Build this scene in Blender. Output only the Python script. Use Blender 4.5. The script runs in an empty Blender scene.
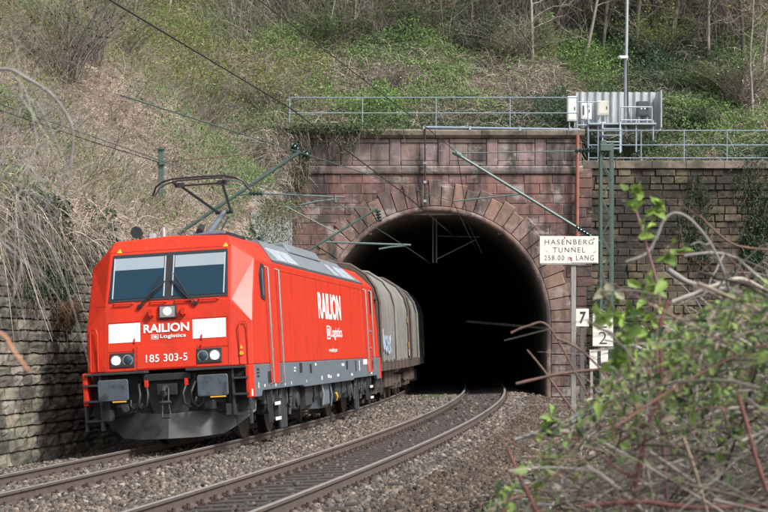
import bpy, bmesh, math, random
import numpy as np
from mathutils import Vector, Matrix
R = math.radians
random.seed(7); RNG = np.random.default_rng(7)
sc = bpy.context.scene
COL = sc.collection

# ------------------------------------------------------------------ camera, world, sun, exposure
F, HORY, EYE = 1807.82, 345.18, 1.788          # focal length in px of a 768 px frame, horizon row, eye height
cam = bpy.data.cameras.new('camera'); camo = bpy.data.objects.new('camera', cam); COL.objects.link(camo)
cam.sensor_width = 36; cam.lens = 36 * F / 768; cam.clip_end = 3000; cam.clip_start = 0.05
camo.location = (0, 0, EYE)
camo.rotation_euler = (R(90), 0, 0)
cam.shift_y = (HORY - 256) / 768
cam.dof.use_dof = True; cam.dof.focus_distance = 38; cam.dof.aperture_fstop = 7.5
sc.camera = camo
w = bpy.data.worlds.new('World'); sc.world = w; w.use_nodes = True
nt = w.node_tree; bg = nt.nodes['Background']
sky = nt.nodes.new('ShaderNodeTexSky'); sky.sky_type = 'NISHITA'; sky.sun_disc = False
SUN_EL, SUN_AZ = 48, 130                        # azimuth clockwise from +Y (the view direction): behind the camera, to its right
sky.sun_elevation = R(SUN_EL); sky.sun_rotation = R(SUN_AZ); sky.air_density = 1.0; sky.dust_density = 4.0
hs = nt.nodes.new('ShaderNodeHueSaturation'); hs.inputs['Saturation'].default_value = 0.5
nt.links.new(sky.outputs[0], hs.inputs['Color']); nt.links.new(hs.outputs[0], bg.inputs[0])
bg.inputs[1].default_value = 0.12
sun = bpy.data.lights.new('sun', 'SUN'); suno = bpy.data.objects.new('sun', sun); COL.objects.link(suno)
sun.energy = 2.4; sun.angle = R(8); sun.color = (1, 0.98, 0.95)
a, e = R(SUN_AZ), R(SUN_EL)
suno.rotation_euler = Vector((math.sin(a) * math.cos(e), math.cos(a) * math.cos(e), math.sin(e))).to_track_quat('Z', 'Y').to_euler()
suno.location = (20, -20, 50)
sc.view_settings.view_transform = 'Standard'; sc.view_settings.look = 'None'
sc.view_settings.exposure = 0.9; sc.view_settings.gamma = 1; sc.view_settings.use_curve_mapping = False
sc.cycles.max_bounces = 6; sc.cycles.use_denoising = True

# ------------------------------------------------------------------ track geometry (a left-hand curve with cant)
X30, TH, K0, K1, GAP, S0, CANT, C2 = -3.9551, 0.14352, 0.0020902, 6.023e-6, 3.826, 1.0473, 0.05725, 0.136
SS = np.linspace(-40, 170, 4201)
_K = np.where(SS > 0, K0 * SS + K1 * SS**2 / 2, K0 * SS); HD = TH - _K
_dx = np.sin((HD[1:] + HD[:-1]) / 2) * .05; _dy = np.cos((HD[1:] + HD[:-1]) / 2) * .05
TX = np.concatenate([[0], np.cumsum(_dx)]); TY = np.concatenate([[0], np.cumsum(_dy)])
TX += X30 - np.interp(0, SS, TX); TY += 30 - np.interp(0, SS, TY)
def track(s, off=0.0):
    h = np.interp(s, SS, HD)
    return np.interp(s, SS, TX) + off * np.cos(h), np.interp(s, SS, TY) - off * np.sin(h), h
def tx_at(Y): return np.interp(Y, TY, TX)
def s_at(Y): return np.interp(Y, TY, SS)
def lateral(X, Y):                              # signed distance to the right of track one (approximate)
    return (X - tx_at(Y)) * np.cos(np.interp(Y, TY, HD))
def P(px, py, D):                               # a point D metres ahead of the eye
    return Vector(((px - 384) / F * D, D, EYE - (py - HORY) / F * D))

# ------------------------------------------------------------------ materials
def mat(name, base, rough=.6, metal=0., n_scale=0., n_amt=.0, attr=False, bump=0., bump_scale=None, spec=.5,
        coat=0., stretch=(1, 1, 1), col2=None, thr=(.45, .62), dirt=None, emit=None, trans=0.):
    m = bpy.data.materials.new(name); m.use_nodes = True
    t = m.node_tree; N, L = t.nodes, t.links
    b = N['Principled BSDF']
    b.inputs['Roughness'].default_value = rough; b.inputs['Metallic'].default_value = metal
    b.inputs['Specular IOR Level'].default_value = spec; b.inputs['Coat Weight'].default_value = coat
    b.inputs['Coat Roughness'].default_value = .08
    c4 = (*base, 1)
    def rgb(c):
        n = N.new('ShaderNodeRGB'); n.outputs[0].default_value = (*c, 1); return n.outputs[0]
    cur = rgb(base)
    tc = N.new('ShaderNodeTexCoord'); mp = N.new('ShaderNodeMapping'); L.new(tc.outputs['Object'], mp.inputs[0]); mp.inputs['Scale'].default_value = stretch
    def noise(sc_, det=6, rough_=.6, vec=None):
        n = N.new('ShaderNodeTexNoise'); n.inputs['Scale'].default_value = sc_; n.inputs['Detail'].default_value = det
        n.inputs['Roughness'].default_value = rough_; L.new(vec or mp.outputs[0], n.inputs['Vector']); return n.outputs[0]
    def ramp(v, a_, b_):
        n = N.new('ShaderNodeMapRange'); n.inputs[1].default_value = a_; n.inputs[2].default_value = b_; L.new(v, n.inputs[0]); return n.outputs[0]
    def mix(f, a_, b_, mode='MIX'):
        n = N.new('ShaderNodeMix'); n.data_type = 'RGBA'; n.blend_type = mode
        if isinstance(f, float): n.inputs[0].default_value = f
        else: L.new(f, n.inputs[0])
        L.new(a_, n.inputs[6]); L.new(b_, n.inputs[7]); return n.outputs[2]
    if attr:
        at = N.new('ShaderNodeAttribute'); at.attribute_name = 'Col'
        cur = mix(1., cur, at.outputs[0], 'MULTIPLY')
    if col2 is not None:
        cur = mix(ramp(noise(n_scale * .45 if n_scale else 2), *thr), cur, rgb(col2))
    if n_amt:
        v = noise(n_scale)
        mr = N.new('ShaderNodeMapRange'); mr.inputs[1].default_value = .25; mr.inputs[2].default_value = .75
        mr.inputs[3].default_value = 1 - n_amt; mr.inputs[4].default_value = 1 + n_amt; L.new(v, mr.inputs[0])
        cb = N.new('ShaderNodeCombineColor'); [L.new(mr.outputs[0], cb.inputs[i]) for i in range(3)]
        cur = mix(1., cur, cb.outputs[0], 'MULTIPLY')
    for (dc, dsc, dst, lo, hi, am) in (dirt or []):
        m2 = N.new('ShaderNodeMapping'); L.new(tc.outputs['Object'], m2.inputs[0]); m2.inputs['Scale'].default_value = dst
        f = ramp(noise(dsc, 5, .65, m2.outputs[0]), lo, hi)
        mm = N.new('ShaderNodeMath'); mm.operation = 'MULTIPLY'; mm.inputs[1].default_value = am; mm.use_clamp = True; L.new(f, mm.inputs[0])
        cur = mix(mm.outputs[0], cur, rgb(dc))
    L.new(cur, b.inputs['Base Color'])
    if bump:
        bp = N.new('ShaderNodeBump'); bp.inputs['Strength'].default_value = bump; bp.inputs['Distance'].default_value = .05
        L.new(noise(bump_scale or n_scale or 8, 8, .65), bp.inputs['Height']); L.new(bp.outputs[0], b.inputs['Normal'])
    if emit:
        b.inputs['Emission Color'].default_value = (*emit[0], 1); b.inputs['Emission Strength'].default_value = emit[1]
    if trans:
        tr = N.new('ShaderNodeBsdfTranslucent'); L.new(cur, tr.inputs[0])
        ms = N.new('ShaderNodeMixShader'); ms.inputs[0].default_value = trans
        L.new(b.outputs[0], ms.inputs[1]); L.new(tr.outputs[0], ms.inputs[2]); L.new(ms.outputs[0], N['Material Output'].inputs[0])
    return m
M = {}
M['red'] = mat('red_paint', (.57, .036, .015), .46, n_scale=2, n_amt=.08, spec=.2, coat=.03, bump=.04, bump_scale=1.3, dirt=[((.24, .035, .022), 3.5, (.8, 1.5, .22), .48, .78, .55), ((.28, .12, .09), 7, (1, 1, .3), .58, .78, .4)])
M['seam'] = mat('red_seam_line', (.28, .02, .014), .6)  # darker red for the thin panel lines on the cab front
M['red2'] = mat('red_paint_roof', (.62, .043, .017), .4, n_scale=3, n_amt=.05, coat=.2, dirt=[((.25, .05, .04), 2.5, (1.2, 1.2, 1), .55, .85, .3)])
M['skirt'] = mat('skirt_grey_paint', (.12, .145, .17), .5, n_scale=5, n_amt=.1, dirt=[((.07, .06, .05), 3, (.6, .6, 2), .5, .8, .5)])
M['roof'] = mat('roof_grey_paint', (.17, .19, .21), .45, n_scale=3, n_amt=.1, dirt=[((.08, .07, .06), 2, (1, 1, 1), .5, .8, .5)])
M['vent'] = mat('pale_vent', (.36, .40, .44), .4, n_scale=6, n_amt=.12, dirt=[((.15, .15, .15), 5, (1, 1, 1), .5, .8, .5)])
M['glass'] = mat('dark_glass', (.014, .038, .062), .08, spec=.22)
M['blind'] = mat('sun_blind', (.26, .31, .345), .4)
M['trim'] = mat('pale_trim', (.38, .42, .45), .4)
M['black'] = mat('black_rubber', (.018, .018, .02), .55, n_scale=8, n_amt=.2)
M['under'] = mat('underframe_grey', (.030, .033, .037), .6, n_scale=4, n_amt=.25, dirt=[((.06, .042, .032), 4, (1, 1, 1), .5, .75, .7)])
M['wheel'] = mat('dark_wheel_steel', (.045, .040, .037), .55, .3, n_scale=6, n_amt=.3)
M['plough'] = mat('plough_grey', (.046, .051, .056), .55, n_scale=5, n_amt=.2, dirt=[((.13, .11, .09), 5, (1, 1, 2), .5, .8, .6)])
M['bufferp'] = mat('buffer_plate', (.10, .122, .15), .42, .3, n_scale=6, n_amt=.2, dirt=[((.04, .045, .055), 3.4, (1, 1, 1), .5, .62, .9), ((.16, .09, .05), 9, (1, 1, 1), .62, .7, .6)])
M['steel'] = mat('worn_steel', (.30, .29, .28), .42, .35, n_scale=6, n_amt=.2)
M['rail'] = mat('rail_rust', (.085, .062, .050), .8, n_scale=7, n_amt=.25, dirt=[((.06, .040, .030), 5, (1, 1, 1), .5, .7, .7)])
M['white'] = mat('white_paint', (.80, .80, .78), .4, n_scale=5, n_amt=.04)
M['letter'] = mat('white_letter', (.82, .80, .78), .45)
M['yellow'] = mat('yellow_paint', (.70, .42, .03), .5)
M['lamp'] = mat('lit_lamp', (.9, .85, .7), .3, emit=((1, .93, .80), .8))
M['lens'] = mat('lamp_lens', (.05, .09, .13), .15, .4)
M['panto'] = mat('pantograph_metal', (.045, .05, .055), .45, .4)
M['pantoarm'] = mat('pantograph_arm', (.20, .22, .25), .4, .5)
M['tarp'] = mat('tarpaulin', (.180, .177, .162), .65, n_scale=2.2, n_amt=.16, bump=.12, bump_scale=2.5, dirt=[((.12, .11, .095), 2.2, (1, 1.6, .35), .45, .75, .7), ((.22, .21, .185), 3, (1, 2, .3), .55, .8, .5)])
M['wagon'] = mat('wagon_brown', (.085, .060, .050), .7, n_scale=4, n_amt=.3, dirt=[((.04, .035, .032), 4, (1, 1, 1), .5, .7, .7)])
M['graffiti'] = mat('graffiti_paint', (.36, .47, .60), .6, n_scale=9, n_amt=.2)
def _stone(nm, base):
    return mat(nm, base, .9, attr=True, n_scale=5, n_amt=.22, bump=.35, bump_scale=9,
    dirt=[((.028, .024, .026), .8, (1.6, 1, .28), .45, .60, .9), ((.36, .31, .295), 1.6, (.9, 1, 1.2), .54, .68, .7), ((.11, .12, .05), 1.1, (1.4, 1, .5), .60, .72, .6), ((.04, .037, .037), 2.4, (1, 1, 1), .57, .72, .5)])
M['sand'] = _stone('red_sandstone', (.185, .104, .092)); M['sandr'] = _stone('arch_sandstone', (.215, .138, .112)); M['sanda'] = _stone('grey_red_sandstone', (.205, .152, .143))
M['sandd'] = mat('sandstone_joint', (.075, .056, .050), .95, n_scale=6, n_amt=.3)
M['rough'] = mat('rough_wall_stone', (.165, .152, .122), .95, attr=True, n_scale=4, n_amt=.3, bump=.9, bump_scale=7,
    dirt=[((.035, .033, .030), 1.6, (1, 1, 1.2), .44, .60, .85), ((.10, .12, .055), 1.3, (1, 1, .6), .56, .7, .6)])
M['roughd'] = mat('wall_joint', (.045, .043, .038), 1., n_scale=6, n_amt=.3)
M['yel'] = mat('tan_wall_stone', (.145, .115, .076), .92, attr=True, n_scale=4, n_amt=.25, bump=.7, bump_scale=8,
    dirt=[((.018, .018, .015), .7, (1, 1, .7), .40, .56, .9), ((.26, .22, .16), 1.8, (1, 1, 2), .60, .72, .6), ((.05, .07, .03), 1.1, (1.3, 1, .4), .58, .7, .6)])
M['coping'] = mat('coping_stone', (.20, .16, .13), .92, n_scale=4, n_amt=.3, bump=.4, dirt=[((.05, .05, .035), 1.5, (1, 1, 1), .45, .62, .8), ((.09, .12, .04), 2.5, (1, 1, 1), .58, .7, .7)])
M['rock'] = mat('pale_rock', (.50, .47, .41), .95, n_scale=1.6, n_amt=.35, bump=1., bump_scale=3, dirt=[((.10, .085, .065), 1.8, (1.6, 1.6, .4), .46, .56, .9), ((.22, .20, .10), 1.2, (1, 1, 1), .52, .62, .7)])
M['lining'] = mat('sooty_brick_lining', (.11, .097, .085), .95, n_scale=2, n_amt=.4, bump=.4, bump_scale=6)
M['earth'] = mat('leaf_litter_soil', (.28, .225, .18), 1., n_scale=1.5, n_amt=.4, bump=.8, bump_scale=5, col2=(.10, .11, .06), thr=(.48, .60))
M['bed'] = mat('ballast_fines', (.075, .060, .050), 1., n_scale=9, n_amt=.45, bump=1., bump_scale=22)
M['stone'] = mat('ballast_stone', (.132, .114, .098), .92, attr=True, n_scale=12, n_amt=.2)
M['sleeper'] = mat('sleeper_timber', (.048, .040, .038), .9, n_scale=5, n_amt=.35, stretch=(1, 6, 6), bump=.5)
M['clip'] = mat('rusty_clip', (.055, .035, .030), .85, n_scale=20, n_amt=.3)
M['galv'] = mat('galvanised_steel', (.40, .44, .48), .42, .55, n_scale=4, n_amt=.12)
M['galvp'] = mat('painted_rail_blue_grey', (.22, .28, .34), .55, .1, n_scale=4, n_amt=.15)
M['corr'] = mat('corrugated_sheet', (.44, .47, .48), .5, .35, n_scale=2, n_amt=.12, dirt=[((.2, .19, .17), 2, (1, 1, .3), .5, .75, .6)])
M['cab'] = mat('white_cabinet', (.68, .69, .68), .5, n_scale=4, n_amt=.05)
M['beige'] = mat('beige_cabinet', (.58, .56, .48), .5, n_scale=4, n_amt=.05)
M['darkbox'] = mat('dark_cabinet', (.05, .06, .065), .5)
M['blue'] = mat('blue_mark', (.02, .16, .50), .5)
M['green'] = mat('green_mast_paint', (.060, .105, .088), .55, n_scale=4, n_amt=.2, dirt=[((.10, .08, .06), 6, (1, 1, 1), .58, .75, .5)])
M['tube'] = mat('pale_green_tube', (.105, .155, .142), .5, .2, n_scale=5, n_amt=.15)
M['ins'] = mat('dark_insulator', (.015, .045, .038), .15, coat=.4)
M['wire'] = mat('dark_wire', (.035, .033, .03), .6, .3)
M['wireg'] = mat('green_copper_wire', (.05, .09, .075), .6)
M['rustpipe'] = mat('rusty_pipe', (.27, .10, .065), .75, n_scale=5, n_amt=.25)
M['rustwire'] = mat('rusty_wire', (.22, .13, .085), .7)
M['signw'] = mat('sign_enamel', (.72, .71, .63), .5, n_scale=5, n_amt=.06, dirt=[((.22, .12, .06), 6, (1, 1, 1), .63, .7, .9)])
M['signb'] = mat('sign_black', (.03, .035, .04), .6)
M['postw'] = mat('grey_post', (.27, .26, .24), .8, n_scale=6, n_amt=.25, stretch=(3, 3, .6))
M['grass'] = mat('dry_grass_blade', (1, 1, 1), .9, attr=True, trans=.25, spec=.2)
M['leaf'] = mat('leaf_green', (1, 1, 1), .55, attr=True, trans=.35, spec=.35)
M['twig'] = mat('twig_bark', (1, 1, 1), .85, attr=True, spec=.25)
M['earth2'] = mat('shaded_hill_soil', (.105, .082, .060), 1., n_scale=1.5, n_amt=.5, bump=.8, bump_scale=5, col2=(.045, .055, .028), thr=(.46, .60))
M['bark'] = mat('tree_bark', (.17, .15, .125), .9, n_scale=5, n_amt=.35, stretch=(2, 2, .5))

# ------------------------------------------------------------------ mesh helpers
class MB:
    def __init__(s): s.v = []; s.f = []; s.m = []; s.c = []; s.cur = 0; s.col = (1, 1, 1)
    def add(s, vs, fs):
        o = len(s.v); s.v += [tuple(p) for p in vs]
        for f in fs: s.f.append([i + o for i in f]); s.m.append(s.cur); s.c.append(s.col)
        return s
    def box(s, c, d, rot=None):
        x, y, z = [q / 2 for q in d]
        vs = [Vector((i * x, j * y, k * z)) for i in (-1, 1) for j in (-1, 1) for k in (-1, 1)]
        if rot is not None: vs = [rot @ q for q in vs]
        c = Vector(c)
        return s.add([q + c for q in vs], [(0, 1, 3, 2), (4, 6, 7, 5), (0, 4, 5, 1), (2, 3, 7, 6), (0, 2, 6, 4), (1, 5, 7, 3)])
    def bb(s, x0, x1, y0, y1, z0, z1): return s.box(((x0 + x1) / 2, (y0 + y1) / 2, (z0 + z1) / 2), (x1 - x0, y1 - y0, z1 - z0))
    def tube(s, pts, r, n=8, r1=None, cap=True):
        pts = [Vector(p) for p in pts]; k = len(pts)
        up = Vector((0, 0, 1)); prev = None; rings = []
        for i, p in enumerate(pts):
            d = (pts[min(i + 1, k - 1)] - pts[max(i - 1, 0)])
            if d.length < 1e-9: d = Vector((0, 0, 1))
            d.normalize()
            if prev is None:
                a_ = up if abs(d.z) < .9 else Vector((1, 0, 0)); u = d.cross(a_).normalized()
            else:
                u = prev - d * prev.dot(d)
                u = u.normalized() if u.length > 1e-6 else d.orthogonal().normalized()
            prev = u; v = d.cross(u)
            if callable(r): rr = r(i / (k - 1))
            else: rr = r if r1 is None else r + (r1 - r) * i / (k - 1)
            rings.append([p + (u * math.cos(2 * math.pi * j / n) + v * math.sin(2 * math.pi * j / n)) * rr for j in range(n)])
        vs = [q for rg in rings for q in rg]; fs = []
        for i in range(k - 1):
            for j in range(n): fs.append((i * n + j, i * n + (j + 1) % n, (i + 1) * n + (j + 1) % n, (i + 1) * n + j))
        if cap: fs += [tuple(range(n - 1, -1, -1)), tuple((k - 1) * n + j for j in range(n))]
        return s.add(vs, fs)
    def cyl(s, p0, p1, r, n=12, r1=None): return s.tube([p0, p1], r, n, r1)
    def prism(s, poly, axis, a0, a1):            # poly: 2-D outline; axis: 0/1/2 extrude axis
        def mk(p, q): l = [p[0], p[1]]; l.insert(axis, q); return tuple(l)
        n = len(poly)
        vs = [mk(p, a0) for p in poly] + [mk(p, a1) for p in poly]
        return s.add(vs, [tuple(range(n)), tuple(range(2 * n - 1, n - 1, -1))] + [(i, i + n, (i + 1) % n + n, (i + 1) % n) for i in range(n)])
    def build(s, name, mats, parent=None, smooth=None, bevel=0, attr=False):
        if not isinstance(mats, (list, tuple)): mats = [mats]
        me = bpy.data.meshes.new(name); me.from_pydata(s.v, [], s.f); me.validate()
        for m in mats: me.materials.append(m)
        if len(mats) > 1: me.polygons.foreach_set('material_index', s.m)
        if attr:
            at = me.attributes.new('Col', 'FLOAT_COLOR', 'CORNER'); arr = []
            for p_, c in zip(me.polygons, s.c): arr += [c[0], c[1], c[2], 1.] * p_.loop_total
            at.data.foreach_set('color', arr)
        b = bmesh.new(); b.from_mesh(me); (bmesh.ops.remove_doubles(b, verts=b.verts, dist=1e-5) if smooth and not attr else None); bmesh.ops.recalc_face_normals(b, faces=b.faces); b.to_mesh(me); b.free()
        o = bpy.data.objects.new(name, me); COL.objects.link(o)
        if parent: o.parent = parent
        if smooth: me.shade_smooth(); me.set_sharp_from_angle(angle=R(smooth))
        if bevel:
            md = o.modifiers.new('bevel', 'BEVEL'); md.width = bevel; md.segments = 2; md.limit_method = 'ANGLE'; md.angle_limit = R(25); md.harden_normals = False
        return o
def np_mesh(name, V, Fc, mats, parent=None, col=None, midx=None, smooth=False):   # V (n,3); Fc (m,k) equal-sided faces; col (m,3)
    me = bpy.data.meshes.new(name); V = np.ascontiguousarray(V, np.float32); Fc = np.ascontiguousarray(Fc, np.int32)
    m, k = Fc.shape
    me.vertices.add(len(V)); me.vertices.foreach_set('co', V.ravel())
    me.loops.add(m * k); me.loops.foreach_set('vertex_index', Fc.ravel())
    me.polygons.add(m); me.polygons.foreach_set('loop_start', np.arange(m, dtype=np.int32) * k)
    if not isinstance(mats, (list, tuple)): mats = [mats]
    for q in mats: me.materials.append(q)
    if midx is not None: me.polygons.foreach_set('material_index', midx.astype(np.int32))
    if col is not None:
        at = me.attributes.new('Col', 'FLOAT_COLOR', 'CORNER'); c = np.ones((m, k, 4), np.float32); c[:, :, :3] = col[:, None, :]
        at.data.foreach_set('color', c.ravel())
    me.update(calc_edges=True); me.validate()
    if smooth: me.shade_smooth()
    o = bpy.data.objects.new(name, me); COL.objects.link(o)
    if parent: o.parent = parent
    return o
def tag(o, label=None, cat=None, group=None, kind=None):
    if label: o['label'] = label
    if cat: o['category'] = cat
    if group: o['group'] = group
    if kind: o['kind'] = kind
    return o
def thing(name, label, cat, loc=(0, 0, 0), group=None, mtx=None):
    o = bpy.data.objects.new(name, None); COL.objects.link(o); o.empty_display_size = .3
    if mtx is not None: o.matrix_world = mtx
    else: o.location = loc
    return tag(o, label, cat, group)
def copy_tree(o, parent=None):
    c = o.copy(); COL.objects.link(c)
    if parent: c.parent = parent
    for ch in list(o.children): copy_tree(ch, c)
    return c
FONT = None
def text(name, body, w_, h_, mtx, m, parent, bold=0., align='C', spacing=1., depth=.002, shear=0.):
    cu = bpy.data.curves.new(name + '_curve', 'FONT'); cu.body = body; cu.size = 1; cu.offset = bold; cu.extrude = .01; cu.space_character = spacing; cu.shear = shear
    t = bpy.data.objects.new(name + '_tmp', cu); COL.objects.link(t)
    bpy.context.view_layer.update()
    me = bpy.data.meshes.new_from_object(t.evaluated_get(bpy.context.evaluated_depsgraph_get()))
    bpy.data.objects.remove(t); bpy.data.curves.remove(cu)
    n = len(me.vertices); co = np.zeros(n * 3, np.float32); me.vertices.foreach_get('co', co); co = co.reshape(-1, 3)
    lo, hi = co.min(0), co.max(0)
    co[:, 0] = (co[:, 0] - lo[0]) / (hi[0] - lo[0]) * w_ - w_ / 2
    co[:, 1] = (co[:, 1] - lo[1]) / (hi[1] - lo[1]) * h_ - h_ / 2
    co[:, 2] = (co[:, 2] - lo[2]) / (hi[2] - lo[2]) * depth
    me.vertices.foreach_set('co', co.ravel()); me.update(); me.name = name
    me.materials.clear(); me.materials.append(m)
    o = bpy.data.objects.new(name, me); COL.objects.link(o); o.parent = parent; o.matrix_local = mtx
    return o
def frame_mtx(c, ux, uy):                        # text plane: ux = reading direction, uy = up
    ux = Vector(ux).normalized(); uy = Vector(uy); uy = (uy - ux * uy.dot(ux)).normalized(); uz = ux.cross(uy)
    return Matrix(((ux.x, uy.x, uz.x, c[0]), (ux.y, uy.y, uz.y, c[1]), (ux.z, uy.z, uz.z, c[2]), (0, 0, 0, 1)))

# ---- vegetation in numpy: leaves (two folded triangles each) and strands (three-sided bent rods)
def unit(v): return v / np.maximum(np.linalg.norm(v, axis=-1, keepdims=True), 1e-9)
def jitter_col(n, cols, amt=.25, rng=RNG):
    cols = np.array(cols, float); i = rng.integers(0, len(cols), n); t = rng.random((n, 1)) * .5
    c = cols[i] * (1 - t) + cols[rng.integers(0, len(cols), n)] * t
    return c * (1 + amt * (rng.random((n, 1)) * 2 - 1))
def leaf_geo(C, size, up=None, upw=.6, asp=.6, rng=RNG):
    n = len(C); size = np.broadcast_to(size, (n,))[:, None]
    a = unit(rng.normal(size=(n, 3))); nn = rng.normal(size=(n, 3))
    if up is not None: nn = nn * (1 - upw) + np.asarray(up) * upw * 1.6
    nn = unit(nn - a * (nn * a).sum(1, keepdims=True)); b = np.cross(nn, a)
    curl = nn * size; wd = b * size * .5 * asp
    base = C - a * size * .5; tip = C + a * size * .55 - curl * .16
    l1 = C - a * size * .22 + wd * .92 + curl * .10; l2 = C + a * size * .20 + wd * .66 + curl * .05
    r1 = C - a * size * .22 - wd * .92 + curl * .10; r2 = C + a * size * .20 - wd * .66 + curl * .05
    V = np.stack([base, l1, l2, tip, r2, r1], 1).reshape(-1, 3)
    o = np.arange(n)[:, None] * 6
    Fc = np.concatenate([o + np.array([[0, 3, 2, 1]]), o + np.array([[0, 5, 4, 3]])])
    return V, Fc
def strand_geo(P0, D, L, r, bend, seg=3, rng=RNG, taper=.35):
    n = len(P0); D = unit(D); L = np.broadcast_to(L, (n,))[:, None]; r = np.broadcast_to(r, (n,))[:, None]; bend = np.broadcast_to(np.asarray(bend, float), (n, 3)) if np.ndim(bend) < 2 else bend
    u = unit(np.cross(D, rng.normal(size=(n, 3)))); v = np.cross(D, u); rings = []
    for i in range(seg + 1):
        t = i / seg; p = P0 + D * L * t + bend * L * t * t; rr = r * (1 - (1 - taper) * t)
        for j in range(3):
            a_ = 2 * math.pi * j / 3; rings.append(p + (u * math.cos(a_) + v * math.sin(a_)) * rr)
    V = np.stack(rings, 1).reshape(-1, 3); k = (seg + 1) * 3; o = np.arange(n)[:, None] * k; fs = []
    for i in range(seg):
        for j in range(3): fs.append(o + np.array([[i * 3 + j, i * 3 + (j + 1) % 3, i * 3 + 3 + (j + 1) % 3, i * 3 + 3 + j]]))
    return V, np.concatenate(fs), seg * 3
def leaves(name, C, size, cols, parent=None, up=None, upw=.6, asp=.6, amt=.3, m='leaf', rng=RNG):
    V, Fc = leaf_geo(C, size, up, upw, asp, rng); c = jitter_col(len(C), cols, amt, rng) if not isinstance(cols, np.ndarray) else cols
    return np_mesh(name, V, Fc, M[m], parent, np.concatenate([c, c]))
def strands(name, P0, D, L, r, bend, cols, parent=None, seg=3, amt=.3, m='grass', rng=RNG, taper=.35):
    V, Fc, k = strand_geo(P0, D, L, r, bend, seg, rng, taper); c = jitter_col(len(P0), cols, amt, rng) if not isinstance(cols, np.ndarray) else cols
    return np_mesh(name, V, Fc, M[m], parent, np.tile(c, (k, 1)))
def vnoise(x, y, seed=0):                         # smooth value noise, -1..1
    x = np.asarray(x, float); y = np.asarray(y, float)
    xi = np.floor(x).astype(np.int64); yi = np.floor(y).astype(np.int64); fx = x - xi; fy = y - yi
    def h(a_, b_):
        q = np.sin(a_ * 127.1 + b_ * 311.7 + seed * 74.7) * 43758.5453; return (q - np.floor(q)) * 2 - 1
    sx = fx * fx * (3 - 2 * fx); sy = fy * fy * (3 - 2 * fy)
    return (h(xi, yi) * (1 - sx) + h(xi + 1, yi) * sx) * (1 - sy) + (h(xi, yi + 1) * (1 - sx) + h(xi + 1, yi + 1) * sx) * sy

# ------------------------------------------------------------------ ground between the walls
def smooth(a_, b_, x): t = np.clip((x - a_) / (b_ - a_), 0, 1); return t * t * (3 - 2 * t)
PO = [-3.6, -2.6, -1.45, -.75, .75, 1.5, 2.4, 3.02, 3.16, 4.49, 4.64, 5.3, 6.6, 9, 40]
PZ = [-.42, -.36, -.235, -.225, -.145, -.12, -.09, -.095, -.118, -.038, -.005, -.03, -.28, -.24, -.2]
PILE_X, PILE_Y = 2.6, 8.5
def ground_z(X, Y, off=None):
    off = lateral(X, Y) if off is None else off
    z = np.interp(off, PO, PZ)
    m = smooth(.1, 1.6, X - .012 * (Y - 6)**2 * 0) * smooth(3.5, 5.5, Y) * (1 - smooth(15, 24, Y))
    bank = np.minimum(.95 + .12 * np.maximum(X - 1, 0), 1.6)
    z = z + m * bank
    z = z + smooth(9, 14, off) * .5 * smooth(18, 30, Y) * (1 - smooth(52, 60, Y))
    return z + np.where((off > 3.1) & (off < 4.6), .006, .02) * vnoise(X * 2.1, Y * 2.1, 3)
s_ = np.concatenate([np.arange(-38, 40, .5), np.arange(40, 150, 2.)]); o_ = np.concatenate([np.arange(-3.6, 9, .22), np.arange(9, 60, 1.5)])
So, Oo = np.meshgrid(s_, o_, indexing='ij'); GX, GY, _ = track(So, Oo)
def grid_faces(n, m):
    i, j = np.meshgrid(np.arange(n - 1), np.arange(m - 1), indexing='ij'); q = (i * m + j).ravel()
    return np.stack([q, q + m, q + m + 1, q + 1], 1)
g = np_mesh('ground', np.stack([GX, GY, ground_z(GX, GY, Oo)], -1).reshape(-1, 3), grid_faces(*So.shape)[:, ::-1], M['bed'], smooth=True)
tag(g, kind='structure')

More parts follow.
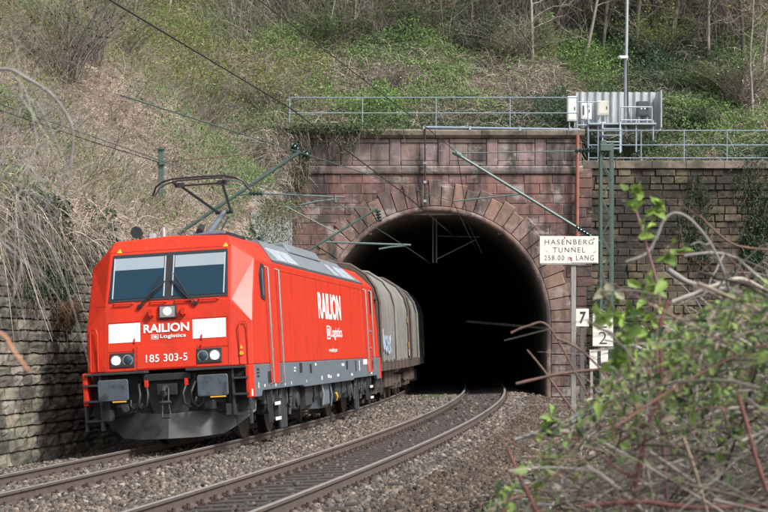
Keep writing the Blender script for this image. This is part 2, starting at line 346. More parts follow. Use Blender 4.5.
# ballast stones
def ballast():
    Vs, Cs = [], []
    n0 = 0
    box = np.array([(i, j, k) for i in (-1, 1) for j in (-1, 1) for k in (-1, 1)], float)
    N = 215000
    s = RNG.random(N) ** 1.25 * 60 - 11.5; off = RNG.random(N) * 11.2 - 2.75
    X, Y, h = track(s, off)
    keep = RNG.random(N) < np.clip(1.25 - (Y - 20) / 55, .35, 1)
    in2 = (off > 3.0) & (off < 4.65); keep &= ~(in2 & (RNG.random(N) < .92))
    keep &= ~((np.abs(off) < .68) & (Y > 33) & (RNG.random(N) < .8))
    keep &= ~((off > 6.3) & (RNG.random(N) < .35))
    for c in (-.75, .75, GAP - .75, GAP + .75): keep &= ~(np.abs(off - c) < .09)
    keep &= (X / Y * F > -420) & (Y < 66)
    X, Y, off = X[keep], Y[keep], off[keep]; n = len(X)
    size = (.0135 + .020 * RNG.random(n) ** 1.7) * (1 + np.clip((Y - 28) / 45, 0, .8))
    q = unit(RNG.normal(size=(n, 4))); w0, x0, y0, z0 = q.T
    Rm = np.stack([1 - 2 * (y0**2 + z0**2), 2 * (x0 * y0 - w0 * z0), 2 * (x0 * z0 + w0 * y0), 2 * (x0 * y0 + w0 * z0), 1 - 2 * (x0**2 + z0**2), 2 * (y0 * z0 - w0 * x0),
                   2 * (x0 * z0 - w0 * y0), 2 * (y0 * z0 + w0 * x0), 1 - 2 * (x0**2 + y0**2)], -1).reshape(n, 3, 3)
    sh = box[None] * (size[:, None, None] * (.62 + .6 * RNG.random((n, 1, 3)))) * (.7 + .55 * RNG.random((n, 8, 1)))
    V = np.einsum('nij,nkj->nki', Rm, sh)
    z = ground_z(X, Y, off) + size * (.15 + .75 * RNG.random(n))
    V += np.stack([X, Y, z], -1)[:, None, :]
    fb = np.array([(0, 1, 3, 2), (4, 6, 7, 5), (0, 4, 5, 1), (2, 3, 7, 6), (0, 2, 6, 4), (1, 5, 7, 3)])
    Fc = (np.arange(n)[:, None, None] * 8 + fb[None]).reshape(-1, 4)
    col = jitter_col(n, [(1, 1, 1), (.65, .6, .57), (1.3, 1.2, 1.1), (.42, .39, .38), (1.1, .88, .74), (2.0, 1.95, 1.9), (.75, .71, .70), (.55, .52, .5)], .35)
    dull = (np.where(off > 5.3, .52, .86) * np.where(in2[keep], .62, 1.))[:, None] * np.where((off > 5.3)[:, None], np.array([[1.06, .96, .86]]), 1.)
    col = col * dull
    o = np_mesh('ballast', V.reshape(-1, 3), Fc, M['stone'], col=np.repeat(col, 6, 0))
    tag(o, kind='stuff')
ballast()

# ------------------------------------------------------------------ rails and sleepers
def tilt_pt(s, off, z, c0, ctr):                 # point in the canted plane of a track whose centre is at ctr
    x, y, h = track(s, ctr); l = off * math.cos(CANT) - z * math.sin(CANT)
    return (x + l * math.cos(h), y - l * math.sin(h), c0 + z * math.cos(CANT) + off * math.sin(CANT))
def rail(ctr, side, c0, label):
    prof = [(-.036, -.004), (-.03, 0), (.03, 0), (.036, -.004), (.036, -.035), (.011, -.05), (.011, -.135), (.07, -.155), (.075, -.172), (-.075, -.172), (-.07, -.155), (-.011, -.135), (-.011, -.05), (-.036, -.035)]
    ss = np.concatenate([np.arange(-14, 44, .8), np.arange(44, 105, 1.5)]); n = len(prof); b = MB()
    vs = [tilt_pt(s, side * .753 + px, pz, c0, ctr) for s in ss for px, pz in prof]; fs = []
    o0 = len(b.v); b.v = vs
    for i in range(len(ss) - 1):
        for j in range(n):
            b.f.append([i * n + j, i * n + (j + 1) % n, (i + 1) * n + (j + 1) % n, (i + 1) * n + j]); b.m.append(1 if j in (0, 1, 2) else 0); b.c.append((1, 1, 1))
    o = b.build('rail', [M['rail'], M['steel']], smooth=35)
    tag(o, label, 'rail', 'running rails of the two tracks'); return o
rail(0, -1, 0, 'rail nearest the left stone wall, running under the locomotive')
rail(0, 1, 0, 'rail under the right-hand wheels of the red locomotive')
rail(GAP, -1, C2, 'left rail of the empty track beside the train')
rail(GAP, 1, C2, 'right rail of the empty track, nearest the brambles')
def sleepers(ctr, c0, label, s_from, s_to, step=.6):
    proto = None
    for s in np.arange(s_from, s_to, step):
        x, y, h = track(s, ctr)
        mt = Matrix.Translation((x, y, c0)) @ Matrix.Rotation(-h, 4, 'Z') @ Matrix.Rotation(-CANT, 4, 'Y')
        if proto is None:
            t = thing('sleeper', label, 'sleeper', group='sleepers under the rails', mtx=mt); proto = t
            b = MB(); b.bb(-1.3, 1.3, -.13, .13, -.36, -.174); b.build('timber', M['sleeper'], t, bevel=.012)
            for sd in (-1, 1):
                for k in (-1, 1):
                    c = MB(); xx = sd * .753 + k * .115
                    c.box((xx, 0, -.163), (.10, .13, .03)); c.cyl((xx, .0, -.165), (xx, .0, -.095), .022, 6); c.box((xx - k * .03, 0, -.128), (.075, .07, .022))
                    c.build('rail_clip', M['clip'], t)
        else:
            t = copy_tree(proto); t.matrix_world = mt
sleepers(0, 0, 'dark timber sleeper bedded in ballast under the train track', -13.6, 16, .6)
sleepers(GAP, C2, 'dark timber sleeper of the empty right-hand track', -13.4, 46, .6)

# ------------------------------------------------------------------ tunnel portal and bore
PY, PXC, PZC, RIN, ROUT = 66.0, 1.86, 2.63, 4.03, 4.97
XL, XR = -3.35, 7.22
def block(b, x0, x1, z0, z1, y, prot, col, j=.012, depth=.12):
    b.col = col; i = .03
    x0 += j / 2; x1 -= j / 2; z0 += j / 2; z1 -= j / 2
    if x1 - x0 < .05 or z1 - z0 < .03: return
    r = lambda: random.uniform(-.006, .006)
    o = [(x0, y, z0), (x1, y, z0), (x1, y, z1), (x0, y, z1)]
    q = min(.02, (x1 - x0) * .2, (z1 - z0) * .2)
    f = [(x0 + q + r(), y - prot, z0 + q + r()), (x1 - q + r(), y - prot, z0 + q + r()), (x1 - q + r(), y - prot, z1 - q + r()), (x0 + q + r(), y - prot, z1 - q + r())]
    b.add(o + f, [(0, 1, 5, 4), (1, 2, 6, 5), (2, 3, 7, 6), (3, 0, 4, 7), (4, 5, 6, 7)])
def stone_col(lo=.75, hi=1.2, tint=.08):
    v = random.uniform(lo, hi); return (v * random.uniform(1 - tint, 1 + tint), v, v * random.uniform(1 - tint, 1 + tint))
por = thing('tunnel_portal', 'red sandstone tunnel portal with round voussoir arch and dark mouth', 'tunnel portal', (PXC, PY, 0))
def loc(o): o.parent = por; o.matrix_parent_inverse = Matrix.Translation((-PXC, -PY, 0)); return o
def half_width(z, r): return r if z < PZC else math.sqrt(max(r * r - (z - PZC)**2, 0))
b = MB(); bk = MB(); z = -.5
while z < 8.0:
    hgt = min(random.choice([.30, .34, .38, .42]), 8.03 - z)
    if 8.03 - (z + hgt) < .15: hgt = 8.03 - z
    zm = z + hgt / 2; top = z + hgt
    hw = half_width(zm, ROUT - .12) if zm - PZC < ROUT - .12 else 0
    hwb = half_width(top, RIN + .25) if top - PZC < RIN + .25 else 0
    spans = [(XL, XR)] if hw == 0 else [(XL, PXC - hw), (PXC + hw, XR)]
    for x0, x1 in ([(XL, XR)] if hwb == 0 else [(XL, PXC - hwb), (PXC + hwb, XR)]):
        if x1 > x0: bk.bb(x0, x1, PY, PY + 1.2, z, top)
    for x0, x1 in spans:
        x = x0 - random.uniform(0, .5)
        while x < x1 - .02:
            L = random.uniform(.5, 1.05); xa, xb = max(x, x0), min(x + L, x1)
            if x1 - xb < .2: xb = x1
            block(b, xa, xb, z, top, PY, random.uniform(.008, .03), stone_col(.7, 1.2)); x = xb if xb >= x1 else x + L
    z = top
loc(b.build('facing_stones', M['sand'], attr=True)); loc(bk.build('backing_wall', M['sandd']))
b = MB()                                         # voussoirs and the quoins below the springing
n = 33
def vous(a0, a1, r0, r1, prot):
    b.col = stone_col(.8, 1.25); q = .012 / r1
    pts = []
    for aa, rr in ((a0 + q, r0), (a0 + q, r1), (a1 - q, r1), (a1 - q, r0)): pts.append((PXC + rr * math.cos(aa), PZC + rr * math.sin(aa)))
    cx = sum(p[0] for p in pts) / 4; cz = sum(p[1] for p in pts) / 4
    o = [(p[0], PY + .02, p[1]) for p in pts]; k = .93
    f = [(cx + (p[0] - cx) * k, PY - prot, cz + (p[1] - cz) * k) for p in pts]
    m_ = [(p[0], PY - prot + .03, p[1]) for p in pts]
    b.add(o + m_ + f, [(i, (i + 1) % 4, 4 + (i + 1) % 4, 4 + i) for i in range(4)] + [(4 + i, 4 + (i + 1) % 4, 8 + (i + 1) % 4, 8 + i) for i in range(4)] + [(8, 9, 10, 11)])
for i in range(n): vous(math.pi * i / n, math.pi * (i + 1) / n, RIN + .2, ROUT + (.0 if i % 2 else .14) + (.1 if i in (n // 2,) else 0), .07)
z = -.5; i = 0
while z < PZC - .05:
    hgt = .39
    for sd in (-1, 1):
        wv = 1.0 if i % 2 else .72
        xa, xb = sorted((PXC + sd * (RIN + .2), PXC + sd * (RIN + .2 + wv)))
        block(b, xa, xb, z, min(z + hgt, PZC), PY - .02, .055, stone_col(.75, 1.2))
    z += hgt; i += 1
loc(b.build('arch_ring', M['sandr'], attr=True))
b = MB(); prof = [(RIN, PY + .3), (RIN, PY - .03), (RIN + .06, PY - .09), (RIN + .16, PY - .09), (RIN + .2, PY - .05), (RIN + .2, PY + .3)]
path = [(1, -.5)] + [(1, z_) for z_ in (.5, 1.5)] + [('a', math.pi * i / 60) for i in range(61)] + [(-1, 1.5), (-1, .5), (-1, -.5)]
vs = []
for k, v in path:
    for r_, y_ in prof: vs.append((PXC + r_ * math.cos(v), y_, PZC + r_ * math.sin(v)) if k == 'a' else (PXC + k * r_, y_, v))
q = len(prof); b.col = (.8, .8, .8); b.add(vs, [(i * q + j, i * q + (j + 1) % q, (i + 1) * q + (j + 1) % q, (i + 1) * q + j) for i in range(len(path) - 1) for j in range(q - 1)])
loc(b.build('arch_moulding', M['sandr'], attr=True, smooth=50))
b = MB(); x = XL - .05
while x < XR:                                    # string course
    L = random.uniform(1.0, 1.6); xb = min(x + L, XR + .04); b.col = stone_col(.75, 1.1)
    b.prism([(PY + .1, 8.03), (PY - .08, 8.05), (PY - .1, 8.12), (PY - .1, 8.27), (PY - .03, 8.34), (PY + .1, 8.34)], 0, x, xb - .01); x = xb if xb < XR else XR + 1
loc(b.build('string_course', M['sanda'], attr=True))
b = MB(); b.bb(XL, XR, PY + .02, PY + 1.2, 8.03, 9.34); loc(b.build('parapet_core', M['sandd']))
b = MB(); x = XL; k = 0
while x < XR - .1:                               # attic panels between flat pilaster strips
    ww = min(.42 if k % 2 == 0 else 1.35, XR - x)
    if k % 2 == 0: block(b, x, x + ww, 8.34, 9.33, PY, .035, stone_col(.8, 1.15))
    else:
        block(b, x, x + ww, 8.34, 8.52, PY, .04, stone_col()); block(b, x, x + ww, 9.16, 9.33, PY, .05, stone_col())
        h2 = ww / 2
        block(b, x, x + h2, 8.52, 9.16, PY, .012, stone_col(.8, 1.25)); block(b, x + h2, x + ww, 8.52, 9.16, PY, .012, stone_col(.8, 1.25))
    x += ww; k += 1
loc(b.build('attic_panel', M['sanda'], attr=True))
b = MB(); x = XL - .12
while x < XR:
    L = random.uniform(1.1, 1.7); xb = min(x + L, XR + .1)
    b.prism([(PY + 1.25, 9.34), (PY - .08, 9.34), (PY - .2, 9.44), (PY - .22, 9.60), (PY - .12, 9.66 + random.uniform(0, .015)), (PY + 1.25, 9.66)], 0, x, xb - .012); x = xb if xb < XR else XR + 1
loc(b.build('coping', M['coping'], bevel=.012))
# bore
b = MB(); prof = []
for zz in (-.6, .6, 1.6): prof.append((RIN + .02, zz))
prof += [((RIN + .02) * math.cos(math.pi * i / 28), PZC + (RIN + .02) * math.sin(math.pi * i / 28)) for i in range(29)]
for zz in (1.6, .6, -.6): prof.append((-RIN - .02, zz))
prof = [(-a_, c_) for a_, c_ in prof]
ss = np.arange(36.2, 140, 3.); nP = len(prof); vs = []
for s in ss:
    x, y, h = track(s, 0); x2, y2, _ = track(s, 2.04)
    fade = 1 if s > 40 else 0
    for a_, c_ in prof:
        px_, py_, _ = track(s, 2.04 + a_)
        if s < 37: py_ = PY + .28; px_ = PXC + a_
        vs.append((px_, py_, c_))
b.add(vs, [(i * nP + j, i * nP + j + 1, (i + 1) * nP + j + 1, (i + 1) * nP + j) for i in range(len(ss) - 1) for j in range(nP - 1)])
b.f.append([(len(ss) - 1) * nP + j for j in range(nP)]); b.m.append(0); b.c.append((1, 1, 1))
loc(b.build('bore_lining', M['lining'], smooth=30))

# ------------------------------------------------------------------ left retaining wall (follows the track) and rock face
def wall_off(s): return -2.62 - .35 * smooth(24, 36, s)
def wall_top(s): return 4.25 + .35 * vnoise(s * .23, 0, 5) + 2.3 * smooth(19, 32, s)
lw = thing('retaining_wall', 'dark rough stone retaining wall along the left of the train track', 'wall', (*track(0, -2.6)[:2], -.4))
b = MB(); bk = MB(); z = -.5
def wall_pt(s, d, z_, batter=.055): x, y, h = track(s, wall_off(s) - d - batter * (z_ + .4)); return (x, y, z_)
row = 0
while z < 4.7:
    hgt = random.uniform(.16, .26); s = -16 + random.uniform(0, .5)
    while s < 24:
        L = random.uniform(.4, 1.15); zt = z + hgt
        if zt < wall_top(s) + .1:
            v = random.uniform(.45, 1.3); b.col = (v * random.uniform(.97, 1.08), v, v * random.uniform(.92, 1.04))
            j = .015; pr = lambda: random.uniform(-.02, .05)
            g3, g2 = 5, 4; vs = []; fs = []
            for iz in range(g2):
                for ix in range(g3):
                    u, v2 = ix / (g3 - 1), iz / (g2 - 1); edge = ix in (0, g3 - 1) or iz in (0, g2 - 1)
                    vs.append(wall_pt(s + j / 2 + (L - j) * u + random.uniform(-.01, .01), ((.018 if iz else -.014) if edge else -random.uniform(.0, .04)), z + j / 2 + (hgt - j) * v2 + random.uniform(-.012, .012)))
            for iz in range(g2 - 1):
                for ix in range(g3 - 1): q = iz * g3 + ix; fs.append((q, q + 1, q + g3 + 1, q + g3))
            b.add(vs, fs)
        s += L
    z += hgt
for s in np.arange(-17, 24.5, 1.0):
    t = float(wall_top(s)); vs = [wall_pt(s, .04, -.6), wall_pt(s + 1, .04, -.6), wall_pt(s + 1, .04, t), wall_pt(s, .04, t), wall_pt(s, .9, t), wall_pt(s + 1, .9, t)]
    bk.add(vs, [(0, 1, 2, 3), (3, 2, 5, 4)])
def base(o, r): o.parent = r; o.matrix_parent_inverse = r.matrix_basis.inverted(); return o
base(b.build('facing_stones', M['rough'], attr=True), lw); base(bk.build('backing_wall', M['roughd']), lw)
# rock
ss = np.arange(22, 37.2, .2); zz = np.arange(-.6, 8.2, .16); Sr, Zr = np.meshgrid(ss, zz, indexing='ij')
top = np.minimum(wall_top(Sr) + 1.15 * smooth(21, 27, Sr) + .15, 9); Zc = np.minimum(Zr, top)
nz = .45 * vnoise(Sr * .7, Zr * .6, 11) + .35 * vnoise(Sr * 1.9, Zr * 1.1, 12) + .10 * vnoise(Sr * 5, Zr * 5, 13)
offr = wall_off(Sr) - .25 - .10 * (Zc + .4) + nz * .8 - .9 * (Zr > top) - .75 * smooth(-.4, 6, Zc) * smooth(24, 30, Sr)
X, Y, _ = track(Sr, offr)
X = X; rk = np_mesh('rock_face', np.stack([X, Y, Zc], -1).reshape(-1, 3), grid_faces(*Sr.shape), M['rock'])
tag(rk, 'pale bare limestone face behind the locomotive, left of the portal', 'rock face')

# ------------------------------------------------------------------ right retaining wall
rw = thing('retaining_wall', 'tan stone retaining wall right of the tunnel, hung with ivy', 'wall', (12, 66.2, -.4))
b = MB(); bk = MB(); RY = 66.25; z = -.4
while z < 8.2:
    hgt = min(random.uniform(.2, .31), 8.25 - z)
    if 8.25 - z - hgt < .12: hgt = 8.25 - z
    x = 7.25
    while x < 24:
        L = random.uniform(.3, .75); v = random.uniform(.5, 1.3); q = random.random()
        block(b, x, x + L, z, z + hgt, RY, random.uniform(.005, .09), (v * 1.02, v, v * random.uniform(.85, 1.05)), j=.02); x += L
    z += hgt
bk.bb(7.25, 24, RY, RY + .9, -.5, 8.25)
for o in (b.build('facing_stones', M['yel'], attr=True), bk.build('backing_wall', M['roughd'])): base(o, rw)
b = MB(); x = 7.24
while x < 24: L = random.uniform(1.2, 1.8); b.bb(x, x + L - .012, RY - .12, RY + .95, 8.255 , 8.54 + random.uniform(0, .012)); x += L
base(b.build('coping', M['coping'], bevel=.02), rw)
b = MB(); z = -.4
while z < 8.2:                                   # toothed quoins where the red portal meets the tan wall
    block(b, 7.0, 7.24 + random.choice([.15, .35]), z, z + .36, PY - .03, .04, stone_col(.6, 1.0)); z += .36
loc(b.build('corner_quoins', M['sand'], attr=True))

# ------------------------------------------------------------------ hillside
def hP(X, Y):
    b0 = np.where(X < 7.25, 9.5, 8.45); back = np.maximum(Y - 68.3, 0)
    z = b0 + .62 * back + np.where(Y < 66.8, -(66.8 - Y) * 1.3, 0)
    return z + smooth(1, 5, back) * (.55 * vnoise(X * .16, Y * .16, 1) + .3 * vnoise(X * .5, Y * .5, 2))
def hL(X, Y):
    d = -lateral(X, Y); s = s_at(Y); dd = np.maximum(d + wall_off(s), 0)
    z = wall_top(s) - .05 + .80 * np.minimum(dd, 14) + .55 * np.maximum(dd - 14, 0)
    return z + smooth(.5, 4, dd) * (.5 * vnoise(X * .2, Y * .2, 4) + .22 * vnoise(X * .6, Y * .6, 6))
def hill_z(X, Y):
    a_, c_ = hP(X, Y), hL(X, Y); c_ = np.where(lateral(X, Y) > -2, -50, c_); k = .8
    m_ = np.maximum(a_, c_); return m_ + np.log(np.exp((a_ - m_) / k) + np.exp((c_ - m_) / k)) * k * np.exp(-np.abs(a_ - c_))
s_ = np.arange(-38, 37.8, .6); d_ = np.concatenate([np.arange(0, 10, .4), np.arange(10, 60, 1.5)])
Sg, Dg = np.meshgrid(s_, d_, indexing='ij'); X, Y, _ = track(Sg, wall_off(Sg) - .12 - Dg - 1.25 * smooth(21, 28, Sg))
Z = hill_z(X, Y)
hs_ = np_mesh('hillside', np.stack([X, Y, Z], -1).reshape(-1, 3), grid_faces(*Sg.shape), M['earth'], smooth=True); tag(hs_, kind='structure')
x_ = np.concatenate([np.arange(-70, -20, 2.), np.arange(-20, 30, .6), np.arange(30, 80, 2.)]); y_ = np.concatenate([np.arange(66.6, 95, .6), np.arange(95, 150, 2.)])
Xg, Yg = np.meshgrid(x_, y_, indexing='ij'); Zg = hill_z(Xg, Yg)
hs2 = np_mesh('hillside', np.stack([Xg, Yg, Zg], -1).reshape(-1, 3), grid_faces(*Xg.shape)[:, ::-1], M['earth2'], smooth=True); tag(hs2, kind='structure')
def hill_hit(px, py, d0=30., d1=140.):
    D = np.arange(d0, d1, .15); X = (px - 384) / F * D; Z = EYE - (py - HORY) / F * D
    ok = (lateral(X, D) < -3) | (D > 67)
    i = np.argmax((hill_z(X, D) > Z) & ok); return Vector((X[i], D[i], float(hill_z(X[i], D[i]))))

# ------------------------------------------------------------------ railings, pipes, cabinets and the pole above the portal
def rod(b, p, q, r=.024, n=8): b.cyl(p, q, r, n)
def railing(label, xs, y, z0, zs, xa, xb, r=.020, group='steel railings along the wall tops'):
    t = thing('railing', label, 'railing', ((xa + xb) / 2, y, z0), group)
    for x in xs: c = MB(); rod(c, (x, y, z0 - .03), (x, y, max(zs)), r * 1.1); c.box((x, y, z0 + .02), (.12, .12, .02)); base(c.build('post', M['galvp'], smooth=40), t)
    for zz in zs: c = MB(); rod(c, (xa, y - .004, zz), (xb, y - .004, zz), r); base(c.build('rail_bar', M['galvp'], smooth=40), t)
    return t
k = 67.1 / F
X_ = lambda px: (px - 384) * k
Z_ = lambda py: EYE + (HORY - py) * k
railing('blue-grey two-bar railing on top of the red portal', [X_(v) for v in (289.5, 362.5, 436, 510, 577)], 67.1, 9.5, (Z_(97.5), Z_(113)), X_(289), X_(578))
railing('three-bar railing along the top of the tan right wall', [X_(v) for v in (588.5, 598, 641, 684, 727, 770, 813, 860)], 67.1, 8.54, (Z_(130.5), Z_(145), Z_(158)), X_(588), X_(880))
yf = 67.7
def Q(px, py, D=yf): return P(px, py, D)
t = thing('service_platform', 'small steel service platform with steps and guard rails beside the pole', 'platform', Q(622, 150))
b = MB(); p0, p1 = Q(588, 123), Q(656, 120); b.bb(p0.x, p1.x, yf - .1, yf + 1.2, p0.z - .06, p0.z); base(b.build('deck', M['galv']), t)
for px in (588, 598, 621, 636, 653):
    b = MB(); rod(b, Q(px, 120), Q(px, 152 if px < 640 else 140), .035); base(b.build('support_leg', M['galvp'], smooth=40), t)
b = MB()
for py in (107, 120): rod(b, Q(621, py), Q(652, py), .025)
for px in (621, 631, 652): rod(b, Q(px, 107), Q(px, 122), .025)
for py in (123, 100): rod(b, Q(576, py + 2), Q(600, py + 2), .02)
rod(b, Q(588, 98), Q(588, 124), .025)
base(b.build('guard_rail', M['galv'], smooth=40), t)
for i in range(4):
    b = MB(); q = Q(611, 129 + i * 6.5, yf - .25 - .12 * i); b.box(q, (.62, .25, .04)); base(b.build('step', M['galv']), t)
b = MB()
for px in (602.5, 620): rod(b, Q(px, 122, yf - .1), Q(px, 153, yf - .75), .03)
base(b.build('stringer', M['galvp'], smooth=40), t)
b = MB(); b.col = (1, 1, 1); q0, q1 = Q(576, 131, 69.0), Q(661, 92, 69.0); nn = 96; vs = []
for i in range(nn + 1):
    x = q0.x + (q1.x - q0.x) * i / nn; yy = 69.0 + .045 * max(-1, min(1, 1.6 * math.sin(i / nn * 2 * math.pi * 11)))
    vs += [(x, yy, q0.z), (x, yy, q1.z + (.0))]
    vs += [(x, yy + .012, q0.z), (x, yy + .012, q1.z)]
b.add(vs, [f for i in range(nn) for f in ((i * 4, i * 4 + 4, i * 4 + 5, i * 4 + 1), (i * 4 + 2, i * 4 + 3, i * 4 + 7, i * 4 + 6), (i * 4 + 1, i * 4 + 5, i * 4 + 7, i * 4 + 3))])
cs = thing('sheet_metal_screen', 'corrugated grey sheet metal screen standing behind the cabinets', 'screen', ((q0.x + q1.x) / 2, 69, q0.z))
base(b.build('corrugated_sheet', M['corr']), cs)
for px in (580, 618, 656): b = MB(); rod(b, Q(px, 133, 69.1), Q(px, 93, 69.1), .04); base(b.build('post', M['galv'], smooth=40), cs)
b = MB(); q = Q(660, 110, 68.7); b.box(q, (.05, .7, 1.4)); base(b.build('side_panel', M['corr']), cs)
def cabinet(name, label, x0, y0, x1, y1, D, dep, m, extra=None):
    a_, c_ = P(x0, y1, D), P(x1, y0, D); t = thing(name, label, 'cabinet', ((a_.x + c_.x) / 2, D, a_.z))
    b = MB(); b.bb(a_.x, c_.x, D, D + dep, a_.z, c_.z); base(b.build('housing', m, bevel=.015), t)
    b = MB(); b.bb(a_.x + .04, c_.x - .04, D - .015, D - .001, a_.z + .05, c_.z - .05); base(b.build('door', m, bevel=.006), t)
    if extra: extra(t, a_, c_, D)
    return t
def feet(z0):
    def f(t, a_, c_, D):
        for x in (a_.x + .08, c_.x - .08): b = MB(); rod(b, (x, D + .1, a_.z), (x, D + .1, z0), .03); base(b.build('support_leg', M['galv']), t)
        b = MB(); b.bb(c_.x - .1, c_.x - .07, D - .03, D - .016, (a_.z + c_.z) / 2 - .06, (a_.z + c_.z) / 2 + .06); base(b.build('handle', M['black']), t)
    return f
def bluef(t, a_, c_, D):
    feet(a_.z - .3)(t, a_, c_, D); b = MB(); b.bb(c_.x - .17, c_.x - .08, D - .022, D - .017, c_.z - .17, c_.z - .08); base(b.build('sticker', M['blue']), t)
    b = MB(); b.bb(a_.x + .05, a_.x + .1, D - .022, D - .017, a_.z + .15, c_.z - .1); base(b.build('label_strip', M['signb']), t)
def darkf(t, a_, c_, D):
    feet(a_.z - .3)(t, a_, c_, D)
    for dx in (-.07, .06): b = MB(); b.cyl(((a_.x + c_.x) / 2 + dx, D - .03, (a_.z + c_.z) / 2), ((a_.x + c_.x) / 2 + dx, D - .016, (a_.z + c_.z) / 2), .03); base(b.build('dial', M['white']), t)
    b = MB(); b.cyl(((a_.x + c_.x) / 2, D + .08, a_.z), ((a_.x + c_.x) / 2, D + .08, a_.z - .1), .06); base(b.build('cable_gland', M['black']), t)
cabinet('switch_cabinet', 'tall white cabinet at the left end of the metal screen', 567.5, 96, 577, 121, 68.2, .4, M['cab'], feet(9.2))
cabinet('switch_cabinet', 'small white cabinet with a blue sticker, left of the beige one', 581.5, 103, 591.5, 119, 68.3, .3, M['cab'], bluef)
cabinet('switch_cabinet', 'beige box cabinet between the blue-stickered cabinet and the pole', 597.5, 100.5, 609, 115, 68.4, .35, M['beige'], feet(9.7))
cabinet('switch_cabinet', 'dark grey equipment box right of the tall pole', 637, 101, 649.5, 116, 68.4, .35, M['darkbox'], darkf)
cabinet('switch_cabinet', 'pale low cabinet standing under the service platform deck', 600, 122, 606, 132, 68.2, .3, M['cab'], None)
t = thing('pole', 'tall thin grey steel pole rising behind the platform', 'pole', P(626, 132, 68.0))
b = MB(); b.tube([P(625.6, 132, 68.0), P(626.2, 60, 68.0)], .085, 10); base(b.build('lower_shaft', M['galv'], smooth=40), t)
b = MB(); b.tube([P(626.2, 60, 68.0), P(628.5, -90, 68.0)], .06, 10); base(b.build('upper_shaft', M['galv'], smooth=40), t)
b = MB(); q = P(624, 57, 67.9); b.box(q, (.3, .12, .10)); b.cyl(q + Vector((-.12, 0, 0)), q + Vector((-.2, -.1, -.02)), .06); base(b.build('floodlight', M['cab']), t)
b = MB(); rod(b, P(627.6, 60, 67.9), P(628.2, 128, 67.9), .02); base(b.build('cable', M['black']), t)
t = thing('conduit', 'pale conduit lying along the coping of the portal', 'conduit', P(500, 128, 65.9))
b = MB(); rod(b, P(423.5, 127.2, 65.85), P(580, 129.6, 65.85), .045); base(b.build('pipe', M['galvp'], smooth=40), t)
for px in (424, 470, 520, 570): b = MB(); q = P(px, 127.4 + (px - 424) * .0145, 65.85); b.box(q, (.08, .12, .14)); base(b.build('pipe_clamp', M['galv']), t)
t = thing('cable_duct', 'thin dark cable duct running down the portal wall to the arch crown', 'cable duct', P(425, 128, 65.8))
b = MB(); rod(b, P(425.2, 128, 65.75), P(425, 140, 65.75), .03); b.tube([P(425, 139, 65.72), P(425, 205, 65.82)], .032, 6); base(b.build('pipe', M['wire']), t)
for py in (147, 163, 182, 201): b = MB(); b.box(P(425, py, 65.78), (.1, .1, .09)); base(b.build('bracket', M['galv']), t)
t = thing('downpipe', 'rusty red downpipe at the right edge of the portal', 'downpipe', P(577, 240, 65.7))
b = MB(); b.tube([P(577.5, 135, 65.75), P(577, 262, 65.75)], .07, 10); base(b.build('pipe', M['rustpipe'], smooth=40), t)
for py in (150, 195, 235): b = MB(); b.box(P(577.3, py, 65.8), (.2, .12, .06)); base(b.build('pipe_clamp', M['rustpipe']), t)

# ------------------------------------------------------------------ locomotive (local axes: x right, y rearwards from the front buffers, z up from the rail)
def vehicle_mtx(s_start, b1, b2):
    A = Vector((*track(s_start + b1)[:2], 0)); B = Vector((*track(s_start + b2)[:2], 0)); d = (B - A).normalized(); n_ = Vector((d.y, -d.x, 0))
    O = A - d * b1; c, s = math.cos(CANT), math.sin(CANT); ex = n_ * c + Vector((0, 0, s)); ez = -n_ * s + Vector((0, 0, c))
    return Matrix(((ex.x, d.x, ez.x, O.x), (ex.y, d.y, ez.y, O.y), (ex.z, d.z, ez.z, O.z), (0, 0, 0, 1)))
LEN = 18.9
lo = thing('locomotive', 'bright red electric locomotive with white lettering, leaving the tunnel', 'locomotive', mtx=vehicle_mtx(S0, 4.23, 14.67))
FRN = [(1.12, .50, 1.37), (1.12, .6467, 2.15), (1.12, .72, 2.54), (1.10, 1.16, 3.52), (1.03, 1.27, 3.70)]
BEV = [(1.489, .60, 1.37), (1.489, .72, 2.15), (1.489, .93, 2.54), (1.485, 1.31, 3.25)]
def front_s(z):
    for (a_, c_) in zip(FRN, FRN[1:]):
        if z <= c_[2]: return a_[1] + (c_[1] - a_[1]) * (z - a_[2]) / (c_[2] - a_[2])
    return FRN[-1][1]
b = MB(); V = {}
def vid(x, y, z):
    key = (round(x, 4), round(y, 4), round(z, 4))
    if key not in V: V[key] = len(b.v); b.v.append(key)
    return V[key]
def face(*pts, m=0): b.f.append([vid(*p) for p in pts]); b.m.append(m); b.c.append((1, 1, 1))
for end in (0, 1):
    E_ = lambda p: (p[0], p[1] if not end else LEN - p[1], p[2]); mx = lambda p: (-p[0], p[1], p[2])
    for i in range(4): face(E_(FRN[i]), E_(FRN[i + 1]), E_(mx(FRN[i + 1])), E_(mx(FRN[i])))
    for g_ in (lambda p: p, mx):
        for i in range(3): face(*[E_(g_(p)) for p in (FRN[i], BEV[i], BEV[i + 1], FRN[i + 1])])
        face(*[E_(g_(p)) for p in (FRN[3], BEV[3], FRN[4])])
    face(E_(FRN[4]), E_(mx(FRN[4])), E_((0, 1.32, 3.755)))
RC = (0, 1.32, 3.755)
rv = lambda p: (p[0], LEN - p[1], p[2])
for sx in (1, -1):
    m_ = lambda p: (sx * p[0], p[1], p[2])
    for i in range(3): face(m_(BEV[i]), m_(rv(BEV[i])), m_(rv(BEV[i + 1])), m_(BEV[i + 1]))
    face(m_(BEV[3]), m_(rv(BEV[3])), m_(rv(FRN[4])), m_(FRN[4])); face(m_(FRN[4]), m_(rv(FRN[4])), rv(RC), RC)
